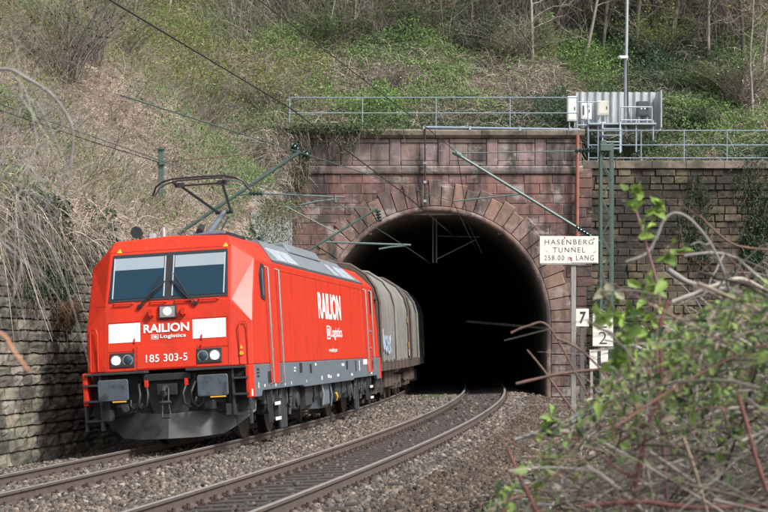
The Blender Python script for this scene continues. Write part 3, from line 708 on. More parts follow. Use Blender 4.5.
face(FRN[0], BEV[0], rv(BEV[0]), rv(FRN[0])); face((-1.12, .5, 1.37), (-1.489, .6, 1.37), (-1.489, LEN - .6, 1.37), (-1.12, LEN - .5, 1.37)); face(FRN[0], rv(FRN[0]), (-1.12, LEN - .5, 1.37), (-1.12, .5, 1.37))
body = b.build('body_shell', M['red'], lo, bevel=.022)
# thin dark panel seams on the near side and the front
def seam(pts, parent=lo, r=.006, m='sandd', name='panel_seam'):
    c = MB(); c.tube(pts, r, 4); return c.build(name, M[m], parent)
c = MB()
for s in (3.5, 4.9, 6.6, 8.0, 9.8, 11.6, 13.2, 14.9, 15.5): c.bb(1.4885, 1.4902, s, s + .016, 1.42, 3.22)
c.bb(1.4885, 1.4902, 3.4, 15.6, 3.12, 3.13)
c.build('panel_seam', mat('seam_red', (.34, .02, .015), .5), body)
# skirt
for sx in (1, -1):
    x0, x1 = sorted((sx * 1.40, sx * 1.488)); c = MB()
    c.prism([(.66, 1.37), (.66, .80), (1.22, .80), (1.34, .90), (2.3, .90), (5.6, .90), (5.9, .86), (13.0, .86), (13.3, .90), (17.56, .90), (17.68, .80), (18.24, .80), (18.24, 1.37)], 0, x0, x1)
    sk = c.build('skirt', M['skirt'], lo, bevel=.012)
    for (s0_, s1_) in ((.26, .655), (18.245, 18.64)):
        c = MB(); c.bb(x0, x1 + (0 if sx > 0 else 0), s0_, s1_, .80, 1.37); c.build('corner_pillar', M['red'], lo, bevel=.02)
    if sx > 0:
        c = MB()
        c.bb(1.489, 1.492, .3, .42, .83, .95); c.build('white_marking', M['white'], sk)
        for s, z, w_, h_, mm in ((.86, 1.28, .22, .035, 'black'), (.86, 1.22, .22, .035, 'black'), (.86, 1.16, .22, .035, 'black'), (1.9, 1.12, .30, .22, 'black'), (5.35, 1.25, .3, .2, 'black'), (6.6, 1.22, .25, .18, 'black'), (11.9, 1.23, .3, .2, 'black'), (13.5, 1.2, .16, .26, 'black'), (16.6, 1.2, .3, .2, 'black')):
            c = MB(); c.bb(1.4885, 1.4925, s, s + w_, z - h_ / 2, z + h_ / 2); c.build('skirt_opening', M[mm], sk)
        for s, z, w_, h_ in ((.95, 1.0, .05, .1), (1.5, .98, .1, .05), (4.7, 1.26, .2, .03), (4.7, 1.2, .16, .03), (7.3, 1.3, .2, .05), (8.1, 1.0, .12, .08), (9.0, 1.02, .25, .07), (9.35, 1.0, .18, .06), (10.4, 1.02, .3, .06), (11.2, 1.25, .4, .06), (12.7, 1.0, .25, .06), (15.0, 1.28, .9, .13), (14.2, 1.2, .1, .25), (2.6, .98, .06, .08), (3.6, .96, .05, .05), (4.3, .97, .05, .06), (6.1, .97, .05, .06), (16.4, .98, .25, .05)):
            c = MB(); c.bb(1.4885, 1.491, s, s + w_, z - h_ / 2, z + h_ / 2); c.build('stencil_mark', M['white'], sk)
# roof: grey sloped covers with pale vents, raised middle
def slope(s, t): # t 0 at shoulder 1 at top
    return (1.485 + (1.03 - 1.485) * t, s, 3.25 + (3.70 - 3.25) * t)
for sx in (1, -1):
    c = MB(); fl = lambda p, up=.02: (sx * (p[0] + up * .6), p[1], p[2] + up * .8)
    ol = [slope(3.05, .02), slope(15.85, .02), slope(14.75, 1.0), slope(4.15, 1.0)]
    c.add([fl(p) for p in ol] + [fl(p, -.02) for p in ol], [(0, 1, 2, 3), (0, 1, 5, 4), (1, 2, 6, 5), (2, 3, 7, 6), (3, 0, 4, 7)]); rp = c.build('roof_side_panel', M['roof'], lo)
    c = MB(); c.col = (1, 1, 1)
    for i in range(60): s = 3.1 + i * .212; c.add([fl(p, .026) for p in (slope(s, .03), slope(s + .13, .03), slope(s + .13, .10), slope(s, .10))], [(0, 1, 2, 3)])
    c.build('roof_gutter', M['black'], rp)
    for (a_, e_) in ((3.95, 5.0), (5.12, 6.35), (11.55, 12.1), (12.75, 13.8), (13.9, 14.75)):
        c = MB(); k1, k2 = .16, .78; c.add([fl(p, .034) for p in (slope(a_, k1), slope(e_, k1), slope(e_ - .05 + .25, k2) if a_ < 9 else slope(e_ - .12, k2), slope(a_ + .3, k2) if a_ < 9 else slope(a_ - .1, k2))] + [fl(p, .0) for p in (slope(a_, k1), slope(e_, k1), slope(e_, k2), slope(a_, k2))], [(0, 1, 2, 3), (0, 1, 5, 4), (1, 2, 6, 5), (2, 3, 7, 6), (3, 0, 4, 7)])
        c.build('roof_vent', M['vent'], rp)
    for s in (7.2, 11.35):
        c = MB(); c.add([fl(p, .032) for p in (slope(s, .0), slope(s + .05, .0), slope(s + .05, 1), slope(s, 1))], [(0, 1, 2, 3)]); c.build('roof_rib', M['vent'], rp)
c = MB(); c.prism([(-1.05, 3.70), (1.05, 3.70), (1.0, 3.78), (.0, 3.81), (-1.0, 3.78)], 1, 4.2, 14.7); c.build('roof_deck', M['roof'], lo)
c = MB(); c.prism([(-1.12, 3.68), (1.12, 3.68), (.98, 3.90), (-.98, 3.90)], 1, 7.2, 11.4); c.build('roof_hood', M['roof'], lo, bevel=.03)
for s, x in ((6.6, .6), (6.6, -.5), (12.0, .55), (12.0, -.4), (13.6, .5)):
    c = MB(); c.cyl((x, s, 3.78), (x, s, 4.02), .05, 10)
    for i in range(4): c.cyl((x, s, 3.82 + i * .05), (x, s, 3.845 + i * .05), .085, 10)
    c.build('roof_insulator', M['trim'] if s > 11 else M['ins'], lo, smooth=40)
c = MB(); c.tube([(-.66, 1.7, 3.86), (-.66, 1.44, 3.86)], .045, 10); c.tube([(-.66, 1.48, 3.86), (-.66, 1.36, 3.86)], .05, 12, .11); c.cyl((-.66, 1.65, 3.72), (-.66, 1.65, 3.86), .03)
c.build('horn', M['panto'], lo, smooth=40)
c = MB(); c.cyl((-.22, 1.6, 3.74), (-.22, 1.6, 3.93), .03); c.build('roof_aerial', M['trim'], lo)
c = MB(); c.bb(-.45, -.38, 1.5, 1.7, 3.74, 3.84); c.build('roof_bracket', M['trim'], lo)
# windscreen
def fp(x, z, out=.0): return (x, front_s(z) - out, z)
def fquad(name, x0, x1, z0, z1, m, parent, out=.012, th=.012, bev=.0, xt0=None, xt1=None):
    c = MB(); xt0 = x0 if xt0 is None else xt0; xt1 = x1 if xt1 is None else xt1
    pts = [(x0, z0), (x1, z0), (xt1, z1), (xt0, z1)]
    c.add([fp(x, z, out) for x, z in pts] + [fp(x, z, out - th) for x, z in pts], [(0, 1, 2, 3), (0, 1, 5, 4), (1, 2, 6, 5), (2, 3, 7, 6), (3, 0, 4, 7)])
    return c.build(name, M[m], parent, bevel=bev)
ws = fquad('windscreen', -1.075, 1.075, 2.60, 3.45, 'black', lo, .014, .02, xt0=-1.04, xt1=1.04)
for sx in (-1, 1):
    a_, c_ = sorted((sx * .07, sx * 1.03))
    fquad('pane', a_, c_, 2.65, 3.40, 'glass', ws, .022, .008)
    bl_ = fquad('sun_blind', a_ + .03, c_ - .03, 3.17, 3.385, 'blind', ws, .026, .004)
    fquad('dashboard_reflection', a_ + .06, c_ - .06, 2.665, 2.73, 'blind', ws, .026, .003) if False else None
    for xx in (sx * .075, sx * 1.0): fquad('window_trim', xx - .010, xx + .010, 2.66, 3.39, 'trim', ws, .03, .01)
    c = MB(); x0 = sx * .50; q0 = Vector(fp(x0, 2.50, .05)); q1 = Vector(fp(sx * .06, 2.93, .05))
    for dx in (-.02, .025): c.tube([q0 + Vector((dx, 0, 0)), q0.lerp(q1, .55) + Vector((dx * 1.2, -.03, 0)), q1], .011, 6)
    c.tube([q0.lerp(q1, .35) + Vector((sx * .02, -.02, .0)), q1 + Vector((sx * .05, -.02, .12))], .014, 6)
    c.cyl(q0, q0 + Vector((0, .08, 0)), .04); c.build('wiper', M['black'], lo)
    for x_a, x_b in ((.55, .92), (.12, .42)) if sx > 0 else ((-.98, -.62), (-.32, -.02)):
        c = MB(); c.tube([fp(x_a, 2.56, -.0), fp(x_a + .02, 2.56, .045), fp(x_b - .02, 2.56, .045), fp(x_b, 2.56, 0)], .014, 6); c.build('grab_bar', M['red'], lo)
    c = MB(); q = sx * .29; c.box((q, front_s(2.37) - .05, 2.38), (.075, .12, .12)); c.tube([(q, front_s(2.3) - .03, 2.32), (q, front_s(2.3) - .1, 2.30)], .015, 6); c.build('bracket', M['red'], lo)
    # white panels, headlights, ledges, buffers
    xa, xb = (.44, 1.03) if sx > 0 else (-1.07, -.50)
    fquad('white_panel', xa, xb, 1.88, 2.215, 'white', lo, .006, .006)
    xa, xb = (.50, .955) if sx > 0 else (-1.05, -.605); xm = (xa + xb) / 2
    hl = fquad('headlight', xa, xb, 1.44, 1.70, 'black', lo, .02, .03, .012)
    for ddx, mm in ((sx * .105, 'lamp'), (-sx * .105, 'lens')):
        c = MB(); y0 = front_s(1.57) - .022; c.cyl((xm + ddx, y0, 1.57), (xm + ddx, y0 - .012, 1.57), .098, 20); rim = c.build('rim', M['steel'], hl, smooth=40)
        c = MB(); c.tube([(xm + ddx, y0 - .008, 1.57), (xm + ddx, y0 - .022, 1.57)], .086, 20, .06); c.build('lamp_lens', M[mm], hl, smooth=60)
    c = MB(); xa, xb = sorted((sx * .36, sx * 1.43)); c.prism([(.22, 1.32), (.22, 1.365), (.55, 1.365), (.55, 1.32)], 0, xa, xb); c.build('front_ledge', M['under'], lo, bevel=.01)
    for end in (0, 1):
        Y = lambda y: y if not end else LEN - y
        bx = sx * .875; c = MB(); c.prism([(bx - .25, .87), (bx + .25, .87), (bx + .27, .9), (bx + .27, 1.21), (bx + .25, 1.24), (bx - .25, 1.24), (bx - .27, 1.21), (bx - .27, .9)], 1, *sorted((Y(0), Y(.035)))); bf = c.build('buffer', M['bufferp'], lo, bevel=.012)
        c = MB(); c.cyl((bx, Y(.03), 1.055), (bx, Y(.36), 1.055), .10, 14); c.cyl((bx, Y(.3), 1.055), (bx, Y(.64), 1.055), .14, 14); c.build('shaft', M['under'], bf, smooth=40)
        c = MB(); c.bb(bx - (.05 if sx > 0 else .02), bx + .22, *sorted((Y(.005), Y(.03))), .845, .868); c.build('yellow_edge', M['yellow'], bf)
fquad('nameplate_panel', -.50, .44, 1.80, 2.235, 'red', lo, .004, .004)
fquad('number_panel', -.56, .50, 1.40, 1.80, 'red', lo, .008, .008, .004)
lp = fquad('top_headlight', -.16, .16, 2.26, 2.50, 'black', lo, .05, .06, .01)
fquad('surround', -.135, .135, 2.285, 2.475, 'steel', lp, .054, .006)
c = MB(); c.tube([(0, front_s(2.38) - .05, 2.38), (0, front_s(2.38) - .07, 2.38)], .078, 20, .058); c.build('lamp_lens', M['lamp'], lp, smooth=60)
sl = (front_s(2.1) - front_s(1.5)) / .6
def ftext(name, body_, xc, zc, w_, h_, bold=.0, sp=1., m='letter'): return text(name, body_, w_, h_, frame_mtx(fp(xc, zc, .014), (1, 0, 0), (0, sl, 1)), M[m], lo, bold, spacing=sp)
ftext('lettering', 'RAILION', -.03, 2.10, .82, .155, .03)
ftext('lettering', 'Logistics', .09, 1.945, .46, .085, .012)
ftext('lettering', '185 303-5', -.03, 1.575, .74, .135, .006, 1.05)
def logo(x, z, w_, h_, side=False):
    g_ = MB()
    if not side:
        for (x0, x1, z0, z1) in ((x - w_ / 2, x + w_ / 2, z + h_ / 2 - .008, z + h_ / 2), (x - w_ / 2, x + w_ / 2, z - h_ / 2, z - h_ / 2 + .008), (x - w_ / 2, x - w_ / 2 + .008, z - h_ / 2 + .008, z + h_ / 2 - .008), (x + w_ / 2 - .008, x + w_ / 2, z - h_ / 2 + .008, z + h_ / 2 - .008)):
            y = front_s(z) - .012; g_.bb(x0, x1, y - .002, y + .006, z0, z1)
    else:
        t_ = .03
        for (y0, y1, z0, z1) in ((x - w_ / 2, x + w_ / 2, z + h_ / 2 - t_, z + h_ / 2), (x - w_ / 2, x + w_ / 2, z - h_ / 2, z - h_ / 2 + t_), (x - w_ / 2, x - w_ / 2 + t_, z - h_ / 2 + t_, z + h_ / 2 - t_), (x + w_ / 2 - t_, x + w_ / 2, z - h_ / 2 + t_, z + h_ / 2 - t_)): g_.bb(1.4885, 1.4915, y0, y1, z0, z1)
    return g_.build('logo_frame', M['letter'], lo)
logo(-.24, 1.948, .13, .085); ftext('logo_lettering', 'DB', -.24, 1.948, .09, .05, .03)
def stext(name, body_, sc_, zc, w_, h_, bold=0., sp=1.): return text(name, body_, w_, h_, frame_mtx((1.4905, sc_, zc), (0, 1, 0), (0, 0, 1)), M['letter'], lo, bold, spacing=sp)
stext('lettering', 'RAILION', 9.85, 2.57, 3.35, .58, .03)
stext('lettering', 'Logistics', 10.65, 1.97, 1.75, .30, .012)
logo(9.45, 1.99, .46, .30, True); stext('logo_lettering', 'DB', 9.45, 1.99, .32, .17, .03)
stext('lettering', 'www.railion.com', 10.0, 1.60, 1.25, .10, .0)
for x, z in ((-.93, 3.52), (1.0, 3.52)):
    c = MB(); c.add([fp(x - .05, z - .03, .008), fp(x + .05, z - .03, .008), fp(x, z + .05, .008)], [(0, 1, 2)]); c.build('warning_triangle', M['yellow'], lo)
c = MB(); c.add([(1.30 - .03, .545, 1.66), (1.30 + .035, .553, 1.66), (1.30, .545, 1.73)], [(0, 1, 2)]); c.cyl((1.30, .56, 1.58), (1.30, .53, 1.58), .035); c.build('warning_sign', M['yellow'], lo)
for (x0, x1, z0, z1) in ((-1.09, -.57, 1.72, 1.728), (.52, 1.07, 1.72, 1.728), (-1.09, 1.07, 2.235, 2.242), (-1.1, 1.1, 2.575, 2.582), (-1.1, 1.1, 3.50, 3.506), (-.57, -.562, 1.40, 1.80), (.505, .513, 1.40, 1.80), (-1.095, -1.088, 1.40, 2.24), (1.068, 1.075, 1.40, 2.24)):
    fquad('panel_seam', x0, x1, z0, z1, 'seam', body, .006, .004)
for sx in (-1, 1):
    for zz in (1.92, 1.76): 
        c = MB(); c.box((sx * .60, front_s(zz) - .015, zz - .02), (.02, .03, .09)); c.build('hinge', M['red'], body)
# door outline on the bevel, side doors, handrails, mirrors/windows
for sx in (1, -1):
    c = MB(); c.tube([(sx * 1.27, .535, 1.40), (sx * 1.27, .60, 2.05), (sx * 1.30, .622, 2.14), (sx * 1.38, .645, 2.14), (sx * 1.41, .64, 2.05), (sx * 1.41, .565, 1.40)], .012, 6); c.build('grab_bar', M['red'], lo)
    for rv_ in (0, 1):
        Y = (lambda y: y) if not rv_ else (lambda y: LEN - y)
        X1 = 1.489
        def sbox(g_, a_, e_, z0, z1, out=.004, inn=.01): g_.bb(*sorted((sx * (X1 - inn), sx * (X1 + out))), *sorted((Y(a_), Y(e_))), z0, z1)
        c = MB(); sbox(c, 2.22, 3.12, 1.0, 3.18, .006); dr = c.build('cab_door', M['red'], lo, bevel=.004)
        c = MB(); c.prism([(Y(1.62), 2.56), (Y(2.0), 2.52), (Y(2.02), 3.16), (Y(1.75), 3.19), (Y(1.55), 2.98)], 0, *sorted((sx * (X1 - .01), sx * (X1 + .012)))); wn = c.build('side_window', M['black'], lo)
        c = MB(); c.prism([(Y(1.68), 2.62), (Y(1.93), 2.59), (Y(1.95), 3.08), (Y(1.78), 3.11), (Y(1.63), 2.94)], 0, *sorted((sx * (X1 + .012), sx * (X1 + .017)))); c.build('pane', M['glass'], wn)
        for s in (2.12, 3.22):
            c = MB(); c.tube([(sx * 1.489, Y(s), 3.14), (sx * 1.55, Y(s), 3.12), (sx * 1.55, Y(s), 1.02), (sx * 1.489, Y(s), 1.0)], .02, 8); c.build('handrail', M['steel'], lo, smooth=40)
        c = MB(); sbox(c, 2.30, 2.42, 2.05, 2.09, .05); sbox(c, 2.3, 2.34, 1.98, 2.1, .02); sbox(c, 2.30, 2.44, 1.62, 1.65, .04); c.build('handle', M['steel'], dr)
        for z in (.62, .34):
            c = MB(); c.bb(*sorted((sx * 1.36, sx * 1.50)), *sorted((Y(2.35), Y(2.95))), z, z + .03); st = c.build('door_step', M['under'], lo)
            c = MB(); c.bb(*sorted((sx * 1.5005, sx * 1.506)), *sorted((Y(2.37), Y(2.93))), z - .02, z + .04); c.build('step_edge', M['white'], st)
        for s in (2.35, 2.95): c = MB(); c.bb(*sorted((sx * 1.38, sx * 1.46)), *sorted((Y(s - .02), Y(s + .02))), .3, .9); c.build('step_hanger', M['under'], lo)
# front end: headstock, coupling, hoses, steps, plough
for end in (0, 1):
    Y = (lambda y: y) if not end else (lambda y: LEN - y)
    c = MB(); c.bb(-1.42, 1.42, *sorted((Y(.64), Y(.95))), .58, 1.31); c.prism([(-.5, 1.3), (.5, 1.3), (.42, .95), (.30, .6), (-.30, .6), (-.42, .95)], 1, *sorted((Y(.5), Y(.66)))); c.build('headstock', M['under'], lo, bevel=.015)
    c = MB(); c.bb(-.42, .42, *sorted((Y(.35), Y(.52))), 1.18, 1.30); c.bb(-.18, .18, *sorted((Y(.3), Y(.5))), .92, 1.12); c.build('coupling_pocket', M['black'], lo, bevel=.01)
    c = MB(); c.tube([(0, Y(.55), 1.06), (0, Y(.12), 1.06), (0, Y(.05), 1.00), (0, Y(.07), .93), (0, Y(.15), .95)], .038, 8)
    for dx in (-.05, .05): c.tube([(dx, Y(.2), 1.04), (dx * 1.1, Y(.14), .8), (dx * 1.3, Y(.16), .62)], .018, 6)
    c.tube([(-.1, Y(.14), .8), (.1, Y(.14), .8)], .03, 8); c.tube([(-.07, Y(.16), .64), (-.07, Y(.14), .54), (.07, Y(.14), .54), (.07, Y(.16), .64)], .022, 6); c.build('coupling_hook', M['under'], lo, smooth=40)
    for sx in (-1, 1):
        for k_, (dx, col_) in enumerate(((.36, 'under'), (.50, 'black'))):
            c = MB(); c.tube([(sx * dx, Y(.6), 1.15), (sx * dx, Y(.3), 1.12), (sx * (dx - .05), Y(.18), .95), (sx * (dx - .03), Y(.16), .78), (sx * (dx + .06), Y(.18), .70), (sx * (dx + .14), Y(.24), .76), (sx * (dx + .15), Y(.3), .86)], .024, 8); c.build('brake_hose', M['black'], lo, smooth=50)
        c = MB(); c.bb(*sorted((sx * .33, sx * .38)), *sorted((Y(.25), Y(.34))), 1.08, 1.2); c.build('red_cock', M['red'], lo)
        c = MB(); c.bb(*sorted((sx * .62, sx * .82)), *sorted((Y(.26), Y(.5))), .64, .80); c.cyl((sx * .72, Y(.25), .72), (sx * .72, Y(.20), .72), .06); c.bb(*sorted((sx * .5, sx * .98)), *sorted((Y(.5), Y(.56))), .74, .80); c.build('cable_socket', M['under'], lo, bevel=.01)
        c = MB(); c.bb(*sorted((sx * 1.02, sx * 1.2)), *sorted((Y(.3), Y(.55))), .52, .72); c.bb(*sorted((sx * 1.06, sx * 1.16)), *sorted((Y(.4), Y(.5))), .7, 1.3); c.build('equipment_bracket', M['under'], lo, bevel=.01)
        c = MB()
        for xx in (1.16, 1.44): c.bb(*sorted((sx * xx, sx * (xx + .035))), *sorted((Y(.27), Y(.40))), .36, 1.32)
        for zz in (.52, .86, 1.14): c.bb(*sorted((sx * 1.19, sx * 1.45)), *sorted((Y(.23), Y(.5))), zz, zz + .035)
        c.build('corner_steps', M['under'], lo)
        c = MB(); pl = [(0, .22, .17, .60), (.5, .36, .17, .62), (.9, .62, .20, .66), (1.12, .86, .34, .70), (1.38, 1.12, .55, .74)]
        for (x0, s0_, z0, t0), (x1, s1_, z1, t1) in zip(pl, pl[1:]):
            c.add([(sx * x0, Y(s0_), z0), (sx * x1, Y(s1_), z1), (sx * x1, Y(s1_ + .12), t1), (sx * x0, Y(s0_ + .12), t0), (sx * x0, Y(s0_ + .03), z0), (sx * x1, Y(s1_ + .03), z1), (sx * x1, Y(s1_ + .15), t1), (sx * x0, Y(s0_ + .15), t0)], [(0, 1, 2, 3), (4, 5, 6, 7), (0, 1, 5, 4), (3, 2, 6, 7)])
        c.build('snow_plough', M['plough'], lo, smooth=45)
# bogies
for s0_ in (4.23, 14.67):
    c = MB()
    for sx in (-1, 1):
        x0, x1 = sorted((sx * 1.12, sx * 1.26)); c.prism([(s0_ - 2.1, .72), (s0_ - 2.1, .9), (s0_ - .7, .9), (s0_ - .5, .62), (s0_ + .5, .62), (s0_ + .7, .9), (s0_ + 2.1, .9), (s0_ + 2.1, .72), (s0_ + .8, .62), (s0_ + .5, .44), (s0_ - .5, .44), (s0_ - .8, .62)], 0, x0, x1)
    c.bb(-1.1, 1.1, s0_ - .3, s0_ + .3, .45, .8)
    bg_ = c.build('bogie', M['under'], lo, bevel=.015)
    for ax in (-1.3, 1.3):
        for sx in (-1, 1):
            c = MB(); xx = sx * .72; c.tube([(xx - .065, s0_ + ax, .622), (xx + .065, s0_ + ax, .622)], .622, 36)
            c.tube([(xx - sx * .07, s0_ + ax, .622), (xx - sx * .095, s0_ + ax, .622)], .65, 36); c.build('wheel', [M['wheel']], bg_, smooth=40)
            c = MB(); c.box((sx * 1.2, s0_ + ax, .62), (.30, .42, .36)); c.cyl((sx * 1.34, s0_ + ax, .62), (sx * 1.40, s0_ + ax, .62), .15, 16)
            for dd in (-.34, .34): c.cyl((sx * 1.22, s0_ + ax + dd, .66), (sx * 1.22, s0_ + ax + dd, .95), .09, 12); c.cyl((sx * 1.22, s0_ + ax + dd, .62), (sx * 1.22, s0_ + ax + dd, .68), .12, 12)
            c.build('axle_box', M['under'], bg_, bevel=.01)
    for sx in (-1, 1):
        for (dy, z0, z1) in ((-.55, .38, 1.0), (.62, .35, 1.05)):
            c = MB(); c.tube([(sx * 1.32, s0_ + dy, z0), (sx * 1.34, s0_ + dy + .05, (z0 + z1) / 2)], .035, 8); c.tube([(sx * 1.34, s0_ + dy + .05, (z0 + z1) / 2), (sx * 1.36, s0_ + dy + .1, z1)], .055, 8); c.build('damper', M['under'], bg_, smooth=40)
        c = MB(); c.tube([(sx * 1.3, s0_ + 1.75, .92), (sx * 1.34, s0_ + 1.8, .5), (sx * 1.3, s0_ + 1.95, .2), (sx * 1.1, s0_ + 2.0, .12)], .03, 6); c.build('sand_pipe', M['black'], bg_, smooth=40); c = MB(); c.tube([(sx * 1.36, s0_ + .2, .95), (sx * 1.38, s0_ + .1, .6), (sx * 1.36, s0_ + .5, .5), (sx * 1.36, s0_ + .9, .9)], .018, 6); c.build('cable', M['black'], bg_, smooth=40); c = MB(); c.tube([(sx * 1.36, s0_ - 1.9, .92), (sx * 1.38, s0_ - 1.9, .5), (sx * 1.36, s0_ - 1.6, .36), (sx * 1.36, s0_ - 1.3, .85)], .02, 6); c.build('cable', M['black'], bg_, smooth=40)
        c = MB(); c.prism([(s0_ - .34, .12), (s0_ + .30, .12), (s0_ + .42, .9), (s0_ - .42, .9)], 0, *sorted((sx * 1.28, sx * 1.33))); c.build('side_plate', M['under'], bg_, bevel=.01)
for (y0, y1, x1, z0) in ((6.7, 7.5, 1.36, .38), (7.7, 8.7, 1.30, .52), (8.85, 9.9, 1.36, .32), (10.1, 10.7, 1.28, .5), (10.9, 11.7, 1.36, .40), (12.0, 12.5, 1.36, .5)):
    c = MB(); c.prism([(-x1, z0 + .08), (-x1 + .08, z0), (x1 - .08, z0), (x1, z0 + .08), (x1, .92), (-x1, .92)], 1, y0, y1); c.build('equipment_box', M['under'] if y0 != 8.85 else M['skirt'], lo, bevel=.012)
for (y, z0, z1, mm) in ((7.6, .5, .9, 'under'), (9.95, .35, .85, 'skirt'), (10.8, .45, .62, 'yellow'), (8.75, .4, .88, 'steel')):
    c = MB(); c.tube([(1.37, y, z1), (1.40, y + .03, (z0 + z1) / 2), (1.36, y + .08, z0)], .028, 8); c.build('pipe', M[mm], lo, smooth=40)
# pantograph
pg = MB(); 
for x in (-.45, .45): pg.bb(x - .03, x + .03, 4.0, 5.6, 3.90, 3.96)
for y in (4.1, 5.5): pg.bb(-.5, .5, y - .03, y + .03, 3.88, 3.94)
for x in (-.42, .42):
    for y in (4.15, 5.45):
        pg.cyl((x, y, 3.70), (x, y, 3.92), .05, 10)
        for i in range(3): pg.cyl((x, y, 3.76 + i * .05), (x, y, 3.78 + i * .05), .085, 10)
pan = pg.build('pantograph', M['panto'], lo, smooth=40)
KNEE, HEAD = Vector((0, 6.0, 4.52)), Vector((0, 3.95, 5.02))
c = MB(); c.tube([(0, 4.35, 3.96), KNEE], .065, 10, .05); c.cyl((-.3, 4.35, 3.97), (.3, 4.35, 3.97), .05); c.build('lower_arm', M['pantoarm'], pan, smooth=40)
c = MB(); c.tube([(.12, 4.75, 3.95), (.05, 6.12, 4.42)], .02, 6); c.tube([(-.16, 4.3, 4.02), (-.2, 4.7, 4.14)], .07, 8); c.build('control_rod', M['panto'], pan)
c = MB()
for sx in (-1, 1): c.tube([KNEE + Vector((sx * .14, 0, 0)), HEAD + Vector((sx * .42, 0, -.10))], .026, 8)
c.cyl(KNEE + Vector((-.18, 0, 0)), KNEE + Vector((.18, 0, 0)), .04); c.tube([KNEE + Vector((-.05, .1, -.05)), HEAD + Vector((-.36, .12, -.14))], .012, 6); c.build('upper_arm', M['panto'], pan, smooth=40)
c = MB()
for dy in (-.19, .19):
    c.tube([(-.95, HEAD.y + dy * .4, 4.74), (-.86, HEAD.y + dy * .7, 4.90), (-.72, HEAD.y + dy, 4.985), (-.5, HEAD.y + dy, 5.03), (0, HEAD.y + dy, 5.04), (.5, HEAD.y + dy, 5.03), (.72, HEAD.y + dy, 4.985), (.86, HEAD.y + dy * .7, 4.90), (.95, HEAD.y + dy * .4, 4.74)], .019, 6)
    pass
for sx in (-1, 1): c.tube([(sx * .5, HEAD.y - .2, 4.97), (sx * .45, HEAD.y, 4.9), (sx * .5, HEAD.y + .2, 4.97)], .03, 6); c.bb(sx * .42 - .09, sx * .42 + .09, HEAD.y - .06, HEAD.y + .06, 4.88, 4.96)
c.tube([(-.45, HEAD.y, 4.91), (.45, HEAD.y, 4.91)], .022, 6); c.build('contact_strip', M['panto'], pan, smooth=40)
pg = MB()
for x in (-.45, .45): pg.bb(x - .03, x + .03, 12.6, 14.3, 3.93, 3.98)
pg.bb(-.8, .8, 14.2, 14.3, 4.0, 4.04); pg.tube([(0, 12.8, 3.98), (0, 14.2, 4.05)], .05, 8)
for x in (-.45, .45): pg.cyl((x, 12.7, 3.76), (x, 12.7, 3.94), .05); pg.cyl((x, 14.2, 3.76), (x, 14.2, 3.94), .05)
pg.build('folded_pantograph', M['panto'], lo)
def dress(o):                                    # the loco hangs in its own frame: children already in local axes
    pass

# ------------------------------------------------------------------ tarpaulin wagons
WL = 12.04
wg = thing('freight_wagon', 'grey tarpaulin-hooded freight wagon with pale graffiti, coupled behind the red locomotive', 'freight wagon', group='hooded freight wagons behind the locomotive', mtx=vehicle_mtx(S0 + LEN, 2.52, 9.52))
hood = [(-1.43, 1.22), (-1.45, 2.9), (-1.36, 3.3), (-1.12, 3.68), (-.7, 3.98), (0, 4.1), (.7, 3.98), (1.12, 3.68), (1.36, 3.3), (1.45, 2.9), (1.43, 1.22)]
c = MB(); ys = np.linspace(.72, WL - .72, 78); vs = []; nh = 41
hx = np.interp(np.linspace(0, 10, nh), range(11), [p[0] for p in hood]); hz = np.interp(np.linspace(0, 10, nh), range(11), [p[1] for p in hood])
for i, y in enumerate(ys):
    ph = (y - .72) / 1.06; sag = -.045 * abs(math.sin(math.pi * ph)) ** .7
    for j in range(nh):
        k_ = 1 + (sag + .008 * float(vnoise(y * 3, j * .35, 21))) / 1.45
        vs.append((hx[j] * k_, y, 1.22 + (hz[j] - 1.22) * (1 + sag * .35)))
c.add(vs, [(i * nh + j, i * nh + j + 1, (i + 1) * nh + j + 1, (i + 1) * nh + j) for i in range(len(ys) - 1) for j in range(nh - 1)])
tp = c.build('tarpaulin_hood', M['tarp'], wg, smooth=50)
for y in (.70, 6.02, WL - .76):
    c = MB(); pr = [(p[0] * 1.02, y, p[1] + .02) for p in hood]; c.tube(pr, .045, 8); c.build('end_hoop' if y != 6.02 else 'middle_hoop', M['wagon'] if y != 6.02 else M['tarp'], wg, smooth=40)
for y, sg in ((.55, 1), (WL - .55, -1)):
    c = MB(); c.prism([(p[0] * .99, p[1]) for p in hood], 1, *sorted((y, y + sg * .12)))
    for x in (-1.0, -.35, .35, 1.0): c.bb(x - .05, x + .05, *sorted((y, y - sg * .06)), 1.22, 3.6)
    c.bb(-1.38, 1.38, *sorted((y, y - sg * .08)), 2.9, 3.0); c.bb(-1.38, 1.38, *sorted((y, y - sg * .08)), 1.95, 2.05); c.build('end_wall', M['wagon'], wg, bevel=.01)
    for sx in (-1, 1):
        c = MB(); c.tube([(sx * 1.30, y - sg * .10, 1.2), (sx * 1.30, y - sg * .10, 3.1)], .03, 6); c.bb(*sorted((sx * 1.2, sx * 1.42)), *sorted((y - sg * .2, y)), 2.98, 3.05); c.build('end_handrail', M['wagon'], wg)
        c = MB(); bx = sx * .875; c.tube([(bx, y - sg * .55, 1.05), (bx, y - sg * .52, 1.05)], .23, 18); c.cyl((bx, y - sg * .52, 1.05), (bx, y, 1.05), .10); c.build('buffer', M['under'], wg, smooth=40)
        for zz, mm in ((2.45, 'yellow'), (1.6, 'yellow'), (1.35, 'white')):
            c = MB(); c.bb(*sorted((sx * 1.455, sx * 1.465)), *sorted((y + sg * .2, y + sg * .32)), zz, zz + .22); c.build('marking', M[mm], tp)
c = MB()
for sx in (-1, 1): c.bb(*sorted((sx * 1.30, sx * 1.42)), .5, WL - .5, .98, 1.2)
